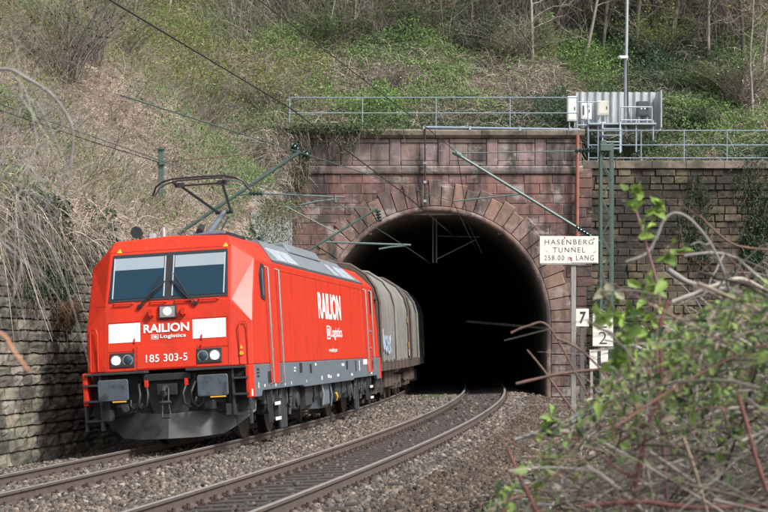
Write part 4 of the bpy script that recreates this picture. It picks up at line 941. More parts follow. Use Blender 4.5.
c.bb(-1.3, 1.3, .5, .72, .95, 1.2); c.bb(-1.3, 1.3, WL - .72, WL - .5, .95, 1.2); c.bb(-.5, .5, .72, WL - .72, .8, 1.2); c.build('underframe', M['wagon'], wg)
for y0, y1 in ((4.4, 5.2), (5.6, 6.6), (7.0, 7.5)): c = MB(); c.bb(-1.2, 1.2, y0, y1, .45, .97); c.build('brake_gear', M['wagon'], wg, bevel=.02)
for i in range(8):
    c = MB(); y = 1.2 + i * 1.37; c.bb(1.40, 1.47, y, y + .1, .98, 1.28); c.build('lashing_hook', M['wagon'], wg)
for y0 in (2.52, 9.52):
    c = MB()
    for sx in (-1, 1): c.prism([(y0 - 1.35, .55), (y0 - 1.35, .72), (y0 - .5, .78), (y0 + .5, .78), (y0 + 1.35, .72), (y0 + 1.35, .55), (y0 + .5, .42), (y0 - .5, .42)], 0, *sorted((sx * .98, sx * 1.1)))
    c.bb(-1, 1, y0 - .2, y0 + .2, .5, .75); bg_ = c.build('bogie', M['wagon'], wg, bevel=.015)
    for ax in (-.9, .9):
        for sx in (-1, 1):
            c = MB(); c.tube([(sx * .66, y0 + ax, .46), (sx * .79, y0 + ax, .46)], .46, 26); c.build('wheel', M['rail'], bg_, smooth=40)
            c = MB(); c.box((sx * 1.06, y0 + ax, .48), (.22, .32, .28)); c.cyl((sx * 1.1, y0 + ax - .18, .5), (sx * 1.1, y0 + ax - .18, .76), .07); c.cyl((sx * 1.1, y0 + ax + .18, .5), (sx * 1.1, y0 + ax + .18, .76), .07); c.build('axle_box', M['wagon'], bg_)
w2 = copy_tree(wg); w2['label'] = 'second hooded freight wagon, half swallowed by the dark tunnel mouth'; w2.matrix_world = vehicle_mtx(S0 + LEN + WL, 2.52, 9.52)
c = MB()
gr = [[(1.1, 1.5), (1.15, 2.1), (1.75, 1.55), (1.8, 2.15)], [(.95, 1.75), (1.3, 1.95), (1.6, 1.7)], [(2.9, 1.95), (2.55, 1.9), (2.85, 1.7), (2.5, 1.5)], [(3.2, 1.95), (3.2, 1.5), (3.55, 1.5)], [(3.2, 1.75), (3.5, 1.75)], [(3.8, 1.95), (3.85, 1.48)], [(4.15, 1.95), (3.85, 1.7), (4.2, 1.48)], [(2.05, 1.6), (2.2, 1.95), (2.4, 1.6)], [(2.1, 1.72), (2.35, 1.72)]]
for st in gr:
    for p, q in zip(st, st[1:]): c.box((1.437, (p[0] + q[0]) / 2 + .1, (p[1] + q[1]) / 2), (.012, .09, math.hypot(q[0] - p[0], q[1] - p[1]) + .05), Matrix.Rotation(-math.atan2(q[0] - p[0], q[1] - p[1]), 3, 'X'))
c.build('graffiti', M['graffiti'], wg)

# ------------------------------------------------------------------ overhead line
def tube_thing(name, label, cat, pts, r, m, part, n=6, group=None):
    pts = [Vector(p) for p in pts]; c = MB(); c.tube(pts, r, n); o = c.build(name, M[m], smooth=40); return tag(o, label, cat, group)
def insul(parent, p, q, r=.07, n=4, m='ins'):
    c = MB(); p, q = Vector(p), Vector(q); d = (q - p)
    c.cyl(p, q, r * .4, 8)
    for i in range(n): a_ = p + d * ((i + .2) / n); c.tube([a_, a_ + d * (.3 / n), a_ + d * (.6 / n)], lambda t: r * (1 - .55 * abs(t - .5) * 1.2), 12)
    return base(c.build('insulator', M[m], smooth=50), parent)
# left track bracket (about 45 m ahead)
D1 = 45
t = thing('catenary_bracket', 'green tube bracket with two dark insulators reaching over the train track', 'bracket', P(172, 238, D1))
c = MB(); c.tube([P(160, 246, D1), P(300.5, 151.5, D1)], .045, 8); base(c.build('strut', M['green'], smooth=40), t)
insul(t, P(291.5, 145, D1), P(297.5, 149.5, D1), .19, 2); insul(t, P(303, 152.5, D1), P(310.5, 157.5, D1), .19, 2)
c = MB(); c.tube([P(232, 196, D1), P(250, 193.5, D1)], .02, 6); c.tube([P(262, 193.4, D1), P(345, 197.3, D1)], .022, 8); base(c.build('registration_arm', M['tube'], smooth=40), t); insul(t, P(249, 193.4, D1), P(263, 193.6, D1), .075, 4)
c = MB(); c.tube([P(300.5, 205, D1), P(318, 201.3, D1), P(335.5, 199.3, D1)], .026, 8); c.tube([P(335, 195, D1), P(335.5, 202, D1)], .03, 6); base(c.build('steady_arm', M['tube'], smooth=40), t)
D2 = 57
t = thing('catenary_bracket', 'pale green tube bracket in front of the left side of the arch', 'bracket', P(316, 246, D2))
c = MB(); c.tube([P(303, 254, D2), P(377, 208.5, D2)], .035, 8); base(c.build('strut', M['green'], smooth=40), t)
c = MB(); c.tube([P(278, 206.5, D2), P(377, 208, D2)], .014, 6); base(c.build('stay_wire', M['tube']), t)
c = MB(); c.tube([P(285, 206, D2), P(345, 237, D2)], .018, 6); base(c.build('stay_rod', M['tube']), t)
insul(t, P(377.5, 210, D2), P(379.5, 222, D2), .10, 4)
c = MB(); c.tube([P(326, 242, D2), P(411, 245, D2)], .032, 8); base(c.build('registration_arm', M['tube'], smooth=40), t)
c = MB(); c.tube([P(379, 249, D2), P(392, 246.8, D2), P(405, 245.8, D2)], .028, 8); base(c.build('steady_arm', M['tube'], smooth=40), t)
# lattice mast on the right with its bracket for the empty track
D3 = 50
t = thing('lattice_mast', 'slim green lattice mast standing before the tan wall right of the sign', 'mast', P(607, 400, D3))
def mast_pt(px, py, dy=0): q = P(px, py, D3); return Vector((q.x, D3 + dy, q.z))
for px in (601.5, 611.8):
    for dy in (0, .3):
        c = MB(); a_ = mast_pt(px, 142, dy); e_ = mast_pt(px + (-.6 if px < 605 else .8), 424, dy); c.bb(min(a_.x, e_.x) - .028, max(a_.x, e_.x) + .028, D3 + dy - .03, D3 + dy + .03, e_.z, a_.z); base(c.build('leg', M['green']), t)
z0 = mast_pt(600, 424).z; z1 = mast_pt(600, 142).z; xa, xb = mast_pt(601.5, 0).x, mast_pt(611.8, 0).x
for dy in (0, .3):
    c = MB(); z = z0; i = 0
    while z < z1 - .3:
        p, q = (xa, D3 + dy - .02, z), (xb, D3 + dy - .02, z + .52)
        if i % 2: p, q = (xb, D3 + dy - .02, z), (xa, D3 + dy - .02, z + .52)
        c.tube([p, q], .018, 5); z += .52; i += 1
    base(c.build('lacing', M['green']), t)
c = MB(); q = mast_pt(607, 146); c.box(q + Vector((-.05, .1, -.05)), (.30, .45, .2)); c.box(q + Vector((-.1, .1, .1)), (.16, .3, .12)); base(c.build('mast_head', M['green'], bevel=.02), t)
c = MB(); q = mast_pt(607, 420); c.box(q + Vector((0, .15, -.3)), (.7, .7, .6)); base(c.build('footing', M['coping'], bevel=.02), t)
t2 = thing('catenary_bracket', 'long pale green strut and tie reaching left from the lattice mast', 'bracket', P(590, 240, D3))
c = MB(); c.tube([P(457, 154, D3), P(576, 227, D3)], .042, 8); base(c.build('strut', M['tube'], smooth=40), t2)
insul(t2, P(575, 226.5, D3), P(590, 235.5, D3), .085, 5); c = MB(); c.tube([P(589, 235, D3), P(602, 242.5, D3)], .03, 8); base(c.build('strut_foot', M['green']), t2)
c = MB(); c.tube([P(457, 153.2, D3), P(576, 151, D3)], .018, 6); base(c.build('tie_rod', M['tube'], smooth=40), t2); insul(t2, P(575, 151, D3), P(597, 149, D3), .085, 6)
c = MB(); c.cyl(P(453, 151.5, D3), P(461, 156, D3), .07); base(c.build('clamp', M['tube']), t2)
c = MB(); c.tube([P(521, 194, D3), P(470, 199.5, D3), P(453.5, 201, D3)], .022, 6); base(c.build('steady_arm', M['tube'], smooth=40), t2)
t = thing('catenary_bracket', 'grey drop post and angled arm hanging inside the dark tunnel mouth', 'bracket', P(434, 222, 70))
for px in (433, 436.5):
    c = MB(); c.tube([P(px, 218, 70), P(px, 263, 70)], .035, 6); base(c.build('drop_tube', M['galv'], smooth=40), t)
c = MB(); c.tube([P(437, 259, 70), P(475, 240, 70)], .025, 6); base(c.build('arm', M['galv']), t)
c = MB(); c.tube([P(436, 236, 70), P(480, 237, 70)], .012, 5); c.tube([P(467, 221, 70), P(482, 253, 70)], .012, 5); base(c.build('stay_wire', M['galv']), t)
t = thing('catenary_mast', 'thin green post on the left bank behind the locomotive', 'mast', P(161, 236, D1))
c = MB(); a_, e_ = P(161, 149, 47.5), P(161, 252, 47.5); c.bb(a_.x - .07, a_.x + .07, 47.42, 47.58, e_.z, a_.z); base(c.build('post', M['green'], bevel=.01), t)
c = MB(); c.bb(a_.x - .1, a_.x + .1, 47.36, 47.64, a_.z - .42, a_.z - .34); c.bb(a_.x - .09, a_.x + .09, 47.38, 47.62, a_.z - .02, a_.z + .03); base(c.build('clamp', M['green']), t)
def wire(label, pts, r, m='wire'):
    out = []; pts = [Vector(p) for p in pts]
    for p, q in zip(pts, pts[1:]): out += [p.lerp(q, i / 8) for i in range(8)]
    return tube_thing('overhead_wire', label, 'wire', out + [pts[-1]], r, m, 'wire', 5, 'overhead wires')
def tp_(s, z, lat=0.): x, y, h = track(s, lat); return (x, y, z)
wire('messenger wire crossing the top left of the slope down to the arch', [P(-260, -255, 19), P(110, 0, 29), P(290, 108, 45), P(402, 192, 57.0), P(470, 250, 72)], .017)
wire('contact wire of the train track, touched by the pantograph', [P(-200, 45, 19), P(0, 104, 26), P(80, 132, 30), P(161, 160.5, 33.3), P(203, 175, 35.0), P(262, 187, 40), P(335, 202, 45.2), P(405, 246, 57.2), P(440, 270, 75)], .010, 'wireg')
wire('rusty wire from the thin green post to the twin insulators', [P(161, 162, 47.5), P(228, 156, 46), P(292, 150.5, 45)], .012, 'rustwire')
wire('thin dark wire from the left foreground to the thin green post', [P(-120, 68, 30), P(0, 110, 36), P(90, 141, 42), P(161, 163, 47.5)], .014)
wire('messenger wire of the empty track, clamped to the long strut', [P(40, -170, 22), P(263, 3, 32), P(429, 129.5, 46), P(457, 152.5, 50), P(470, 235, 75)], .011)
wire('contact wire of the empty track, under the long strut', [P(120, 95, 22), P(330, 162, 35), P(453, 201.5, 50), P(478, 254, 72)], .010, 'wireg')

# ------------------------------------------------------------------ line-side signs
DS = 42
t = thing('sign', 'white enamel HASENBERG TUNNEL sign on a grey post', 'sign', P(573.5, 432, DS))
a_, e_ = P(539.8, 263.5, DS), P(598.2, 236.3, DS); cx, cz = (a_.x + e_.x) / 2, (a_.z + e_.z) / 2; W_, H_ = e_.x - a_.x, e_.z - a_.z
c = MB(); c.bb(a_.x, e_.x, DS - .012, DS + .012, a_.z, e_.z); bd = base(c.build('board', M['signw'], bevel=.006), t)
c = MB()
for (x0, x1, z0, z1) in ((a_.x + .02, e_.x - .3, a_.z - .028, a_.z + .01),): c.bb(x0, x1, DS - .018, DS - .004, z0, z1)
c.bb(e_.x - .62, e_.x - .02, DS - .02, DS - .013, a_.z + .0, a_.z + .028)
base(c.build('lower_batten', M['postw']), t)
c = MB(); c.bb(P(571.2, 0, DS).x, P(576.2, 0, DS).x, DS + .014, DS + .10, -.5, e_.z - .1); base(c.build('post', M['postw'], bevel=.008), t)
for body_, zc, ww, hh, bo in (('HASENBERG', e_.z - .125, .70, .094, .0), ('TUNNEL', e_.z - .30, .60, .094, .0), ('258.00 m LANG', e_.z - .475, .72, .096, .0)):
    ww = ww * W_ / .98 * (.98 if 'TUN' not in body_ else .62) * (1 if 'TUN' in body_ else 1.0) if False else {'HASENBERG': W_ * .83, 'TUNNEL': W_ * .55, '258.00 m LANG': W_ * .85}[body_]
    base(text('lettering', body_, ww, hh * W_ / .98 * .88, frame_mtx((cx, DS - .0135, cz + (zc - (e_.z - .3)) * H_ / .6), (1, 0, 0), (0, 0, 1)), M['signb'], None, -.006, spacing=1.25), t)
c = MB()
for px, pz, r_ in ((cx - .1, e_.z - .03, .02), (cx + .04, a_.z + .12, .03), (cx + .06, a_.z + .07, .02), (e_.x - .1, e_.z - .06, .02)): c.cyl((px, DS - .0125, pz), (px, DS - .016, pz), r_, 9)
base(c.build('rust_spot', M['rustpipe']), t)
D7 = 41.2
t = thing('number_board', 'small white board with a black 7 on a dark post', 'sign', P(582, 430, D7))
a_, e_ = P(576, 326.5, D7), P(588.8, 308.8, D7); c = MB(); c.bb(a_.x, e_.x, D7 - .01, D7 + .01, a_.z, e_.z); base(c.build('board', M['signw'], bevel=.004), t)
base(text('lettering', '7', (e_.x - a_.x) * .52, (e_.z - a_.z) * .68, frame_mtx(((a_.x + e_.x) / 2 + .01, D7 - .0115, (a_.z + e_.z) / 2), (1, 0, 0), (0, 0, 1)), M['signb'], None, .03, shear=.12), t)
c = MB(); c.bb(P(580, 0, D7).x, P(584.3, 0, D7).x, D7 + .012, D7 + .08, -.5, e_.z - .05); base(c.build('post', mat('dark_post', (.10, .095, .09), .8), bevel=.006), t)
D8 = 41.6
t = thing('kilometre_board', 'white kilometre board with two black figures, right of the 7', 'sign', P(603, 430, D8))
a_, e_ = P(592.5, 346.5, D8), P(613, 313.5, D8); c = MB(); c.bb(a_.x, e_.x, D8 - .01, D8 + .01, a_.z, e_.z); base(c.build('board', M['signw'], bevel=.01), t)
for k_, zf in (('2', .75), ('2', .26)): base(text('lettering', k_, (e_.x - a_.x) * .40, (e_.z - a_.z) * .37, frame_mtx(((a_.x + e_.x) / 2, D8 - .0115, a_.z + (e_.z - a_.z) * zf), (1, 0, 0), (0, 0, 1)), M['signb'], None, -.01), t)
c = MB(); c.bb(P(601, 0, D8).x, P(605, 0, D8).x, D8 + .012, D8 + .08, -.5, e_.z - .05); base(c.build('post', M['postw'], bevel=.006), t)
t = thing('marker_board', 'low white marker board with a black L shape under the kilometre board', 'sign', P(597, 430, D8))
a_, e_ = P(589.5, 369, D8 - .3), P(608, 350, D8 - .3); y = D8 - .3; c = MB(); c.bb(a_.x, e_.x, y - .01, y + .01, a_.z, e_.z); base(c.build('board', M['signw'], bevel=.006), t)
xm = a_.x + (e_.x - a_.x) * .42; c = MB(); c.bb(xm, xm + .08, y - .0125, y - .0105, a_.z + .06, e_.z - .02); c.bb(xm + .081, e_.x - .02, y - .0125, y - .0105, a_.z + .06, a_.z + .13); base(c.build('lettering', M['signb']), t)
c = MB(); c.bb(a_.x + .02, a_.x + .08, y + .012, y + .07, -.5, a_.z + .3); base(c.build('post', M['postw']), t)

# ------------------------------------------------------------------ plants
IVY = [(.030, .062, .028), (.045, .085, .035), (.022, .045, .022), (.060, .105, .045)]
SPRING = [(.19, .27, .06), (.13, .21, .05), (.26, .31, .08)]
DRY = [(.70, .60, .51), (.56, .46, .39), (.80, .72, .63), (.38, .30, .25), (.64, .53, .46)]
TWG = [(.22, .19, .165), (.16, .135, .11), (.29, .26, .23), (.13, .10, .085)]
def on_hill(n, x0, x1, y0, y1, rng, dens=None):   # points spread over the hill part the picture looks at (by direction and distance)
    out = []
    while sum(len(o) for o in out) < n:
        m_ = n * 2; th = (rng.uniform(x0, x1, m_) - 384) / F; D = rng.uniform(y0, y1, m_); X = th * D
        d = -lateral(X, D); ok = (D > 68.2) | ((d > -wall_off(s_at(D)) + .5) & (D < 66.5))
        z = hill_z(X, D); py = HORY - (z - EYE) / D * F; ok &= (py > -60) & (py < 260)
        if dens is not None: ok &= rng.random(m_) < dens(X, D, py, th * F + 384)
        out.append(np.stack([X[ok], D[ok], z[ok]], 1))
    return np.concatenate(out)[:n]
def px_of(Pt): return 384 + F * Pt[:, 0] / Pt[:, 1], HORY - (Pt[:, 2] - EYE) / Pt[:, 1] * F
rg = np.random.default_rng(11)
nzf = lambda X, Y, s, k: .5 + .5 * vnoise(X * s, Y * s, k)
BED = [(.42, .345, .27), (.36, .285, .225), (.50, .42, .34)]
DRYP = [(.68, .55, .47), (.58, .44, .37), (.76, .66, .57), (.48, .35, .29)]
# dry grass and bramble over the left slope
Pt = on_hill(105000, -60, 310, 24, 82, rg, lambda X, D, py, px: .3 + .7 * (px < 250))
n = len(Pt); D_ = rg.normal(size=(n, 3)) * [1, 1, .45] + [.2, -.25, .3]; bx, by = px_of(Pt); hide = (bx > 250) & (bx < 297) & (by > 205)
tn = nzf(Pt[:, 0], Pt[:, 1], .45, 31)[:, None]; pk = (nzf(Pt[:, 0], Pt[:, 1], .33, 33)[:, None] + .3 * rg.random((n, 1))) > .68
c1 = np.where(pk, jitter_col(n, DRYP, .3, rg), jitter_col(n, DRY, .3, rg)); c2 = jitter_col(n, [(.34, .29, .25), (.25, .21, .17), (.40, .36, .32)], .3, rg)
c1 = np.where((nzf(Pt[:, 0], Pt[:, 1], .28, 35)[:, None] + .35 * rg.random((n, 1))) > .83, jitter_col(n, [(.30, .30, .13), (.24, .26, .11), (.38, .35, .17)], .3, rg), c1)
o = strands('dry_grass', Pt + [0, 0, .03], D_, rg.uniform(.2, .8, n) * np.where(hide, .12, 1), rg.uniform(.006, .015, n), [0, 0, -.55], np.where(rg.random((n, 1)) < .08 + .28 * tn, c2, c1), seg=2, rng=rg); tag(o, kind='stuff')
# taller dead stalks and twigs
Pt = on_hill(9000, -60, 310, 24, 82, rg); n = len(Pt)
o = strands('dead_stalks', Pt, rg.normal(size=(n, 3)) * [.5, .5, .2] + [.05, -.1, .9], rg.uniform(.5, 1.7, n), rg.uniform(.006, .012, n), np.stack([rg.normal(size=n) * .3, rg.normal(size=n) * .3, -.35 * rg.random(n)], 1), jitter_col(n, [(.36, .31, .27), (.28, .23, .18), (.45, .40, .34), (.27, .25, .14)], .3, rg), seg=3, rng=rg); tag(o, kind='stuff')
# low green growth on the left slope and ivy + grass above the portal
Pt = on_hill(76000, -60, 330, 24, 95, rg, lambda X, D, py, px: np.clip(.14 + (nzf(X, D, .35, 41) - .5) * 2.4 + np.exp(-((px - 45)**2 / 900 + (py - 95)**2 / 700)) + .7 * (py < 45) * (px > 60) + .75 * smooth(195, 260, px) - .25 * (py > 110) * (px < 220), 0.05, 1))
n = len(Pt); a_ = rg.random(n); bx, by = px_of(Pt); spring = (nzf(Pt[:, 0], Pt[:, 1], .3, 44) > .45)[:, None] & (by < 110)[:, None]
o = leaves('green_undergrowth', Pt + np.stack([0 * a_, 0 * a_, .05 + .55 * a_], 1), rg.uniform(.05, .12, n), np.where(spring, jitter_col(n, SPRING + [(.20, .19, .07)], .3, rg), jitter_col(n, [(.10, .19, .07), (.075, .145, .055), (.17, .24, .085), (.22, .27, .11)], .35, rg)), up=(0, -.5, .8), rng=rg); tag(o, kind='stuff')
Pt = on_hill(250000, 240, 930, 68.3, 108, rg, lambda X, D, py, px: smooth(240, 330, px) * np.clip(.42 + 1.3 * (nzf(X, D, .4, 51) - .35) + .35 * (nzf(X, D, 1.1, 52) - .5) - .55 * np.exp(-((py - 90) / 18)**2) * (px < 560), .08, 1))
n = len(Pt); hgt = (.05 + .95 * rg.random(n) ** 1.3) * (.15 + 1.6 * nzf(Pt[:, 0], Pt[:, 1], .8, 55) ** 1.8); sp = (nzf(Pt[:, 0], Pt[:, 1], .25, 56)[:, None] + .3 * rg.random((n, 1))) > .78
o = leaves('ivy_cover', Pt + np.stack([0 * hgt, 0 * hgt, hgt], 1), rg.uniform(.06, .125, n), np.where(sp, jitter_col(n, [(.16, .28, .075), (.12, .22, .065), (.20, .29, .09)], .35, rg), jitter_col(n, [(.050, .105, .054), (.078, .142, .066), (.032, .066, .038), (.115, .17, .085), (.028, .05, .03)], .5, rg)), up=(0, -.5, .8), rng=rg); tag(o, kind='stuff')
Pt = on_hill(52000, 240, 930, 68.2, 105, rg, lambda X, D, py, px: np.clip(.25 + .8 * np.exp(-((py - 88) / 22)**2) * (px < 560) + .6 * (nzf(X, D, .5, 61) - .4), .05, 1))
n = len(Pt); o = strands('dry_undergrowth', Pt, rg.normal(size=(n, 3)) * [1, 1, .5] + [0, -.3, .5], rg.uniform(.35, 1.5, n), rg.uniform(.006, .014, n), [0, 0, -.45], np.where(rg.random((n, 1)) < .5, jitter_col(n, DRY, .3, rg), jitter_col(n, TWG, .35, rg)), seg=3, rng=rg); tag(o, kind='stuff')
Pt = on_hill(12000, 230, 930, 76, 112, rg, lambda X, D, py, px: np.clip(1.1 - (py + 20) / 75, .0, 1)); n = len(Pt)
o = strands('woodland_thicket', Pt, rg.normal(size=(n, 3)) * [.45, .3, .2] + [0, 0, 1], rg.uniform(.8, 3.6, n), rg.uniform(.007, .018, n), np.stack([rg.normal(size=n) * .25, rg.normal(size=n) * .2, -.15 * rg.random(n)], 1), jitter_col(n, TWG + [(.32, .29, .25), (.12, .09, .07)], .35, rg), seg=4, m='twig', rng=rg); tag(o, kind='stuff')

def curve_pts(p, d, L, rng, n=6, wob=.12, grav=0.):
    p = np.array(p, float); d = np.array(d, float) / np.linalg.norm(d); out = [p.copy()]
    for i in range(n):
        d = d + rng.normal(size=3) * wob + np.array([0, 0, grav]); d /= np.linalg.norm(d); p = p + d * L / n; out.append(p.copy())
    return out
def tree(name, label, p, H, r, lean, rng, leafcols=None, nleaf=900, bark=None, lsize=.12, limbs=13, group='bare spring trees on the hillside', start=.10, spread=.8, twigs=420):
    t = thing(name, label, 'tree', p, group); p = np.array(p, float); bark = bark or [(.20, .18, .15)]
    tr = curve_pts(p - [0, 0, .3], (lean, 0, 1), H, rng, 9, .06); c = MB(); c.tube(tr, lambda q: r * (1 - .8 * q), 8)
    m = mat('bark_tone', bark[0], .9, n_scale=5, n_amt=.35, stretch=(2, 2, .4), dirt=[((.05, .045, .035), 3, (1, 1, .4), .5, .7, .7)])
    base(c.build('trunk', m, smooth=60), t)
    c = MB(); tips = []
    for i in range(limbs):
        f = start + (1 - start) * (i + rng.random()) / limbs; k = min(int(f * 9), 8); q = tr[k] + (tr[k + 1] - tr[k]) * (f * 9 - k)
        a_ = rng.uniform(0, 2 * math.pi); L = H * (.42 - .25 * f) * rng.uniform(.7, 1.2) * spread
        pts = curve_pts(q, (math.cos(a_), math.sin(a_), rng.uniform(.3, 1.1)), L, rng, 5, .15); c.tube(pts, lambda u: max(r * .42 * (1 - f * .6) * (1 - .85 * u), .006), 5); tips += pts[2:]
        for _ in range(3):
            q2 = pts[rng.integers(1, 5)]; pp = curve_pts(q2, rng.normal(size=3) + [math.cos(a_), math.sin(a_), .5], L * .5, rng, 4, .2); c.tube(pp, lambda u: max(r * .2 * (1 - .8 * u), .005), 4); tips += pp[1:]
    cr = base(c.build('crown', m, smooth=60), t); T = np.array(tips)
    n = twigs; q = T[rng.integers(0, len(T), n)]; strands('twigs', q, rng.normal(size=(n, 3)) + [0, 0, .3], rng.uniform(.3, 1.1, n) * H / 9, rng.uniform(.007, .013, n), [0, 0, .1], jitter_col(n, TWG, .3, rng), cr, 3, m='twig', rng=rng)['kind'] = 'stuff'
    if leafcols:
        q = T[rng.integers(0, len(T), nleaf)] + rng.normal(size=(nleaf, 3)) * H * .045
        leaves('foliage', q, rng.uniform(.6, 1.3, nleaf) * lsize, leafcols, cr, rng=rng)
    return t
PALE, BRN, GRY = [(.28, .255, .215)], [(.13, .11, .09)], [(.22, .20, .17)]
TR = [
 ('pale bare sapling left of the tall grey pole, first in from the railing', 533, 62, 8, .075, -.05, PALE, None),
 ('thin leaning grey tree above the blue-stickered cabinet', 581, 66, 9, .08, .12, GRY, None),
 ('pale straight trunk at the top edge, midway above the metal screen', 602, 47, 9, .085, .0, PALE, SPRING),
 ('dark trunk rising just right of the tall grey pole', 638, 58, 10, .11, -.02, BRN, None),
 ('whitish forked tree behind and right of the tall grey pole', 673, 40, 10, .10, .05, PALE, SPRING),
 ('slim whitish trunk standing in the greenest patch of the right hillside', 709, 58, 10, .075, .02, PALE, SPRING),
 ('leaning brown trunk near the right edge of the hillside', 745, 70, 10, .10, -.12, BRN, None),
 ('pale thin trunk low on the slope at the right edge', 752, 118, 7, .06, -.04, PALE, None),
 ('whitish trunk at the far right edge of the hillside', 763, 78, 10, .08, .03, PALE, [(.30, .22, .05), (.24, .19, .05)]),
 ('thin dark stem above the middle of the portal railing', 512, 30, 8, .06, .04, BRN, None),
 ('dark slim trunk at the very top, above the portal arch', 452, 12, 9, .09, .0, BRN, SPRING),
 ('mossy trunk at the top left of the portal hillside', 292, 22, 9, .11, -.08, BRN, None),
 ('grey double-leaning trunk at the top, left of the mossy trunk', 271, 10, 9, .09, .12, GRY, None),
 ('pale sapling high on the left slope near the messenger wire', 168, 14, 7, .06, .12, PALE, SPRING),
 ('grey sapling with yellow-green buds high on the left slope', 132, 24, 6, .05, .05, GRY, SPRING),
 ('brown trunk half hidden by undergrowth right of the pale forked tree', 690, 30, 9, .09, -.06, BRN, None),
 ('grey pair-like thin tree at the top between portal and tall pole', 560, 22, 9, .07, -.04, GRY, None),
 ('dark thin trunk above the right wall railing, left of the leaning brown trunk', 727, 40, 10, .07, .04, BRN, [(.30, .22, .05), (.24, .19, .05)]),
]
for i, (lb, px, py, H, r, ln, bk_, lf) in enumerate(TR):
    rr = np.random.default_rng(200 + i); p = hill_hit(px, py, 30 if px < 250 else 67)
    tree('bare_tree', lb, p, H, r, ln, rr, lf, 700 if lf else 0, bk_)
for i in range(26):
    rr = np.random.default_rng(700 + i); px = 300 + i * 18.5 + rr.uniform(-8, 8); p = hill_hit(px, rr.uniform(2, 48), 67)
    tree('bare_sapling', 'slim twiggy sapling in the crowded thicket along the top of the hillside', p, rr.uniform(5, 8.5), rr.uniform(.03, .05), rr.uniform(-.15, .15), rr, SPRING if i % 3 == 0 else None, 350 if i % 3 == 0 else 0, [PALE, GRY, BRN][i % 3], limbs=9, group='slim saplings of the hilltop thicket', twigs=380)
def shrub(label, px, py, H, W, cols, nl, ns, seed, lsize=.09, twc=TWG, group='shrubs on the hillside', D=None, name='shrub'):
    rr = np.random.default_rng(seed); p = hill_hit(px, py, 30 if px < 260 else 67) if D is None else P(px, py, D)
    t = thing(name, label, 'shrub', p, group); p = np.array(p)
    n = ns; a_ = rr.uniform(0, 2 * math.pi, n); sp = rr.random(n) ** .5
    d = np.stack([np.cos(a_) * sp * W / H, np.sin(a_) * sp * W / H, np.ones(n)], 1); L = H * rr.uniform(.6, 1.1, n); bend = np.stack([np.cos(a_) * .3, np.sin(a_) * .3, -.25 * np.ones(n)], 1)
    st = strands('stems', p + rr.normal(size=(n, 3)) * [.12 * W, .12 * W, 0], d, L, rr.uniform(.007, .016, n), bend, twc, t, 4, m='twig', rng=rr); st.matrix_parent_inverse = t.matrix_basis.inverted()
    k = rr.integers(0, n, ns * 5); f = rr.uniform(.3, 1, ns * 5)[:, None]; q = p + unit(d)[k] * L[k][:, None] * f + bend[k] * L[k][:, None] * f * f
    tw = strands('twigs', q, unit(d)[k] + rr.normal(size=(ns * 5, 3)) * .7, rr.uniform(.15, .5, ns * 5), .005, [0, 0, -.1], twc, t, 2, m='twig', rng=rr); tw.matrix_parent_inverse = t.matrix_basis.inverted(); tw['kind'] = 'stuff'; st['kind'] = 'stuff'
    if nl:
        q = q[rr.integers(0, len(q), nl)] + rr.normal(size=(nl, 3)) * [.22, .22, .2]
        fo = leaves('foliage', q, rr.uniform(.6, 1.3, nl) * lsize, cols, t, rng=rr); fo.matrix_parent_inverse = t.matrix_basis.inverted()
    return t
SH = [
 ('yellow-green budding shrub at the top of the left slope', 120, 62, 3.2, 2.6, SPRING, 1500, 90),
 ('tall bare twiggy shrub on the left slope, left of the budding one', 62, 80, 3.6, 2.4, IVY, 500, 130),
 ('bare twiggy shrub right of the yellow-green budding shrub', 88, 66, 4., 2.2, SPRING, 250, 110),
 ('bright green bush above the left end of the portal railing', 330, 45, 2.4, 2.6, [(.09, .155, .04), (.065, .12, .035)], 2400, 70),
 ('large leafy green bush high above the arch crown', 420, 35, 2.8, 3., [(.075, .14, .04), (.055, .10, .035), (.10, .17, .05)], 3000, 90),
 ('round dark green bush above the middle of the portal railing', 470, 52, 2., 2.2, IVY, 2000, 60),
 ('bare brown bramble thicket top centre-right of the portal hillside', 520, 58, 2.4, 3., IVY, 250, 160),
 ('dry straggly shrub low behind the portal railing', 395, 88, 1.4, 2., DRY, 150, 110),
 ('leafy spring shrub right of the tall grey pole', 655, 60, 3., 2.2, SPRING, 1700, 70),
 ('light green shrub in the middle of the right hillside', 712, 92, 1.8, 2.4, [(.10, .17, .04), (.075, .135, .03)], 2600, 60),
 ('dark ivy mound directly right of the metal screen', 690, 128, 1.2, 2., IVY, 1600, 50),
 ('brown leafless shrub at the right edge of the hillside', 740, 105, 2.6, 2., DRY, 120, 130),
 ('yellow-flecked twiggy shrub in the upper right corner', 735, 30, 3.5, 2.6, [(.32, .24, .05), (.22, .18, .05)], 900, 110),
 ('twiggy grey shrub on the slope just left of the rock face', 205, 130, 2.0, 1.8, SPRING, 260, 120),
 ('straggly shrub above the rock face near the portal corner', 262, 110, 2.2, 1.6, SPRING, 700, 90),
]
for i, (lb, px, py, H, W, cl, nl, ns) in enumerate(SH): shrub(lb, px, py, H, W, cl, nl, ns, 400 + i)
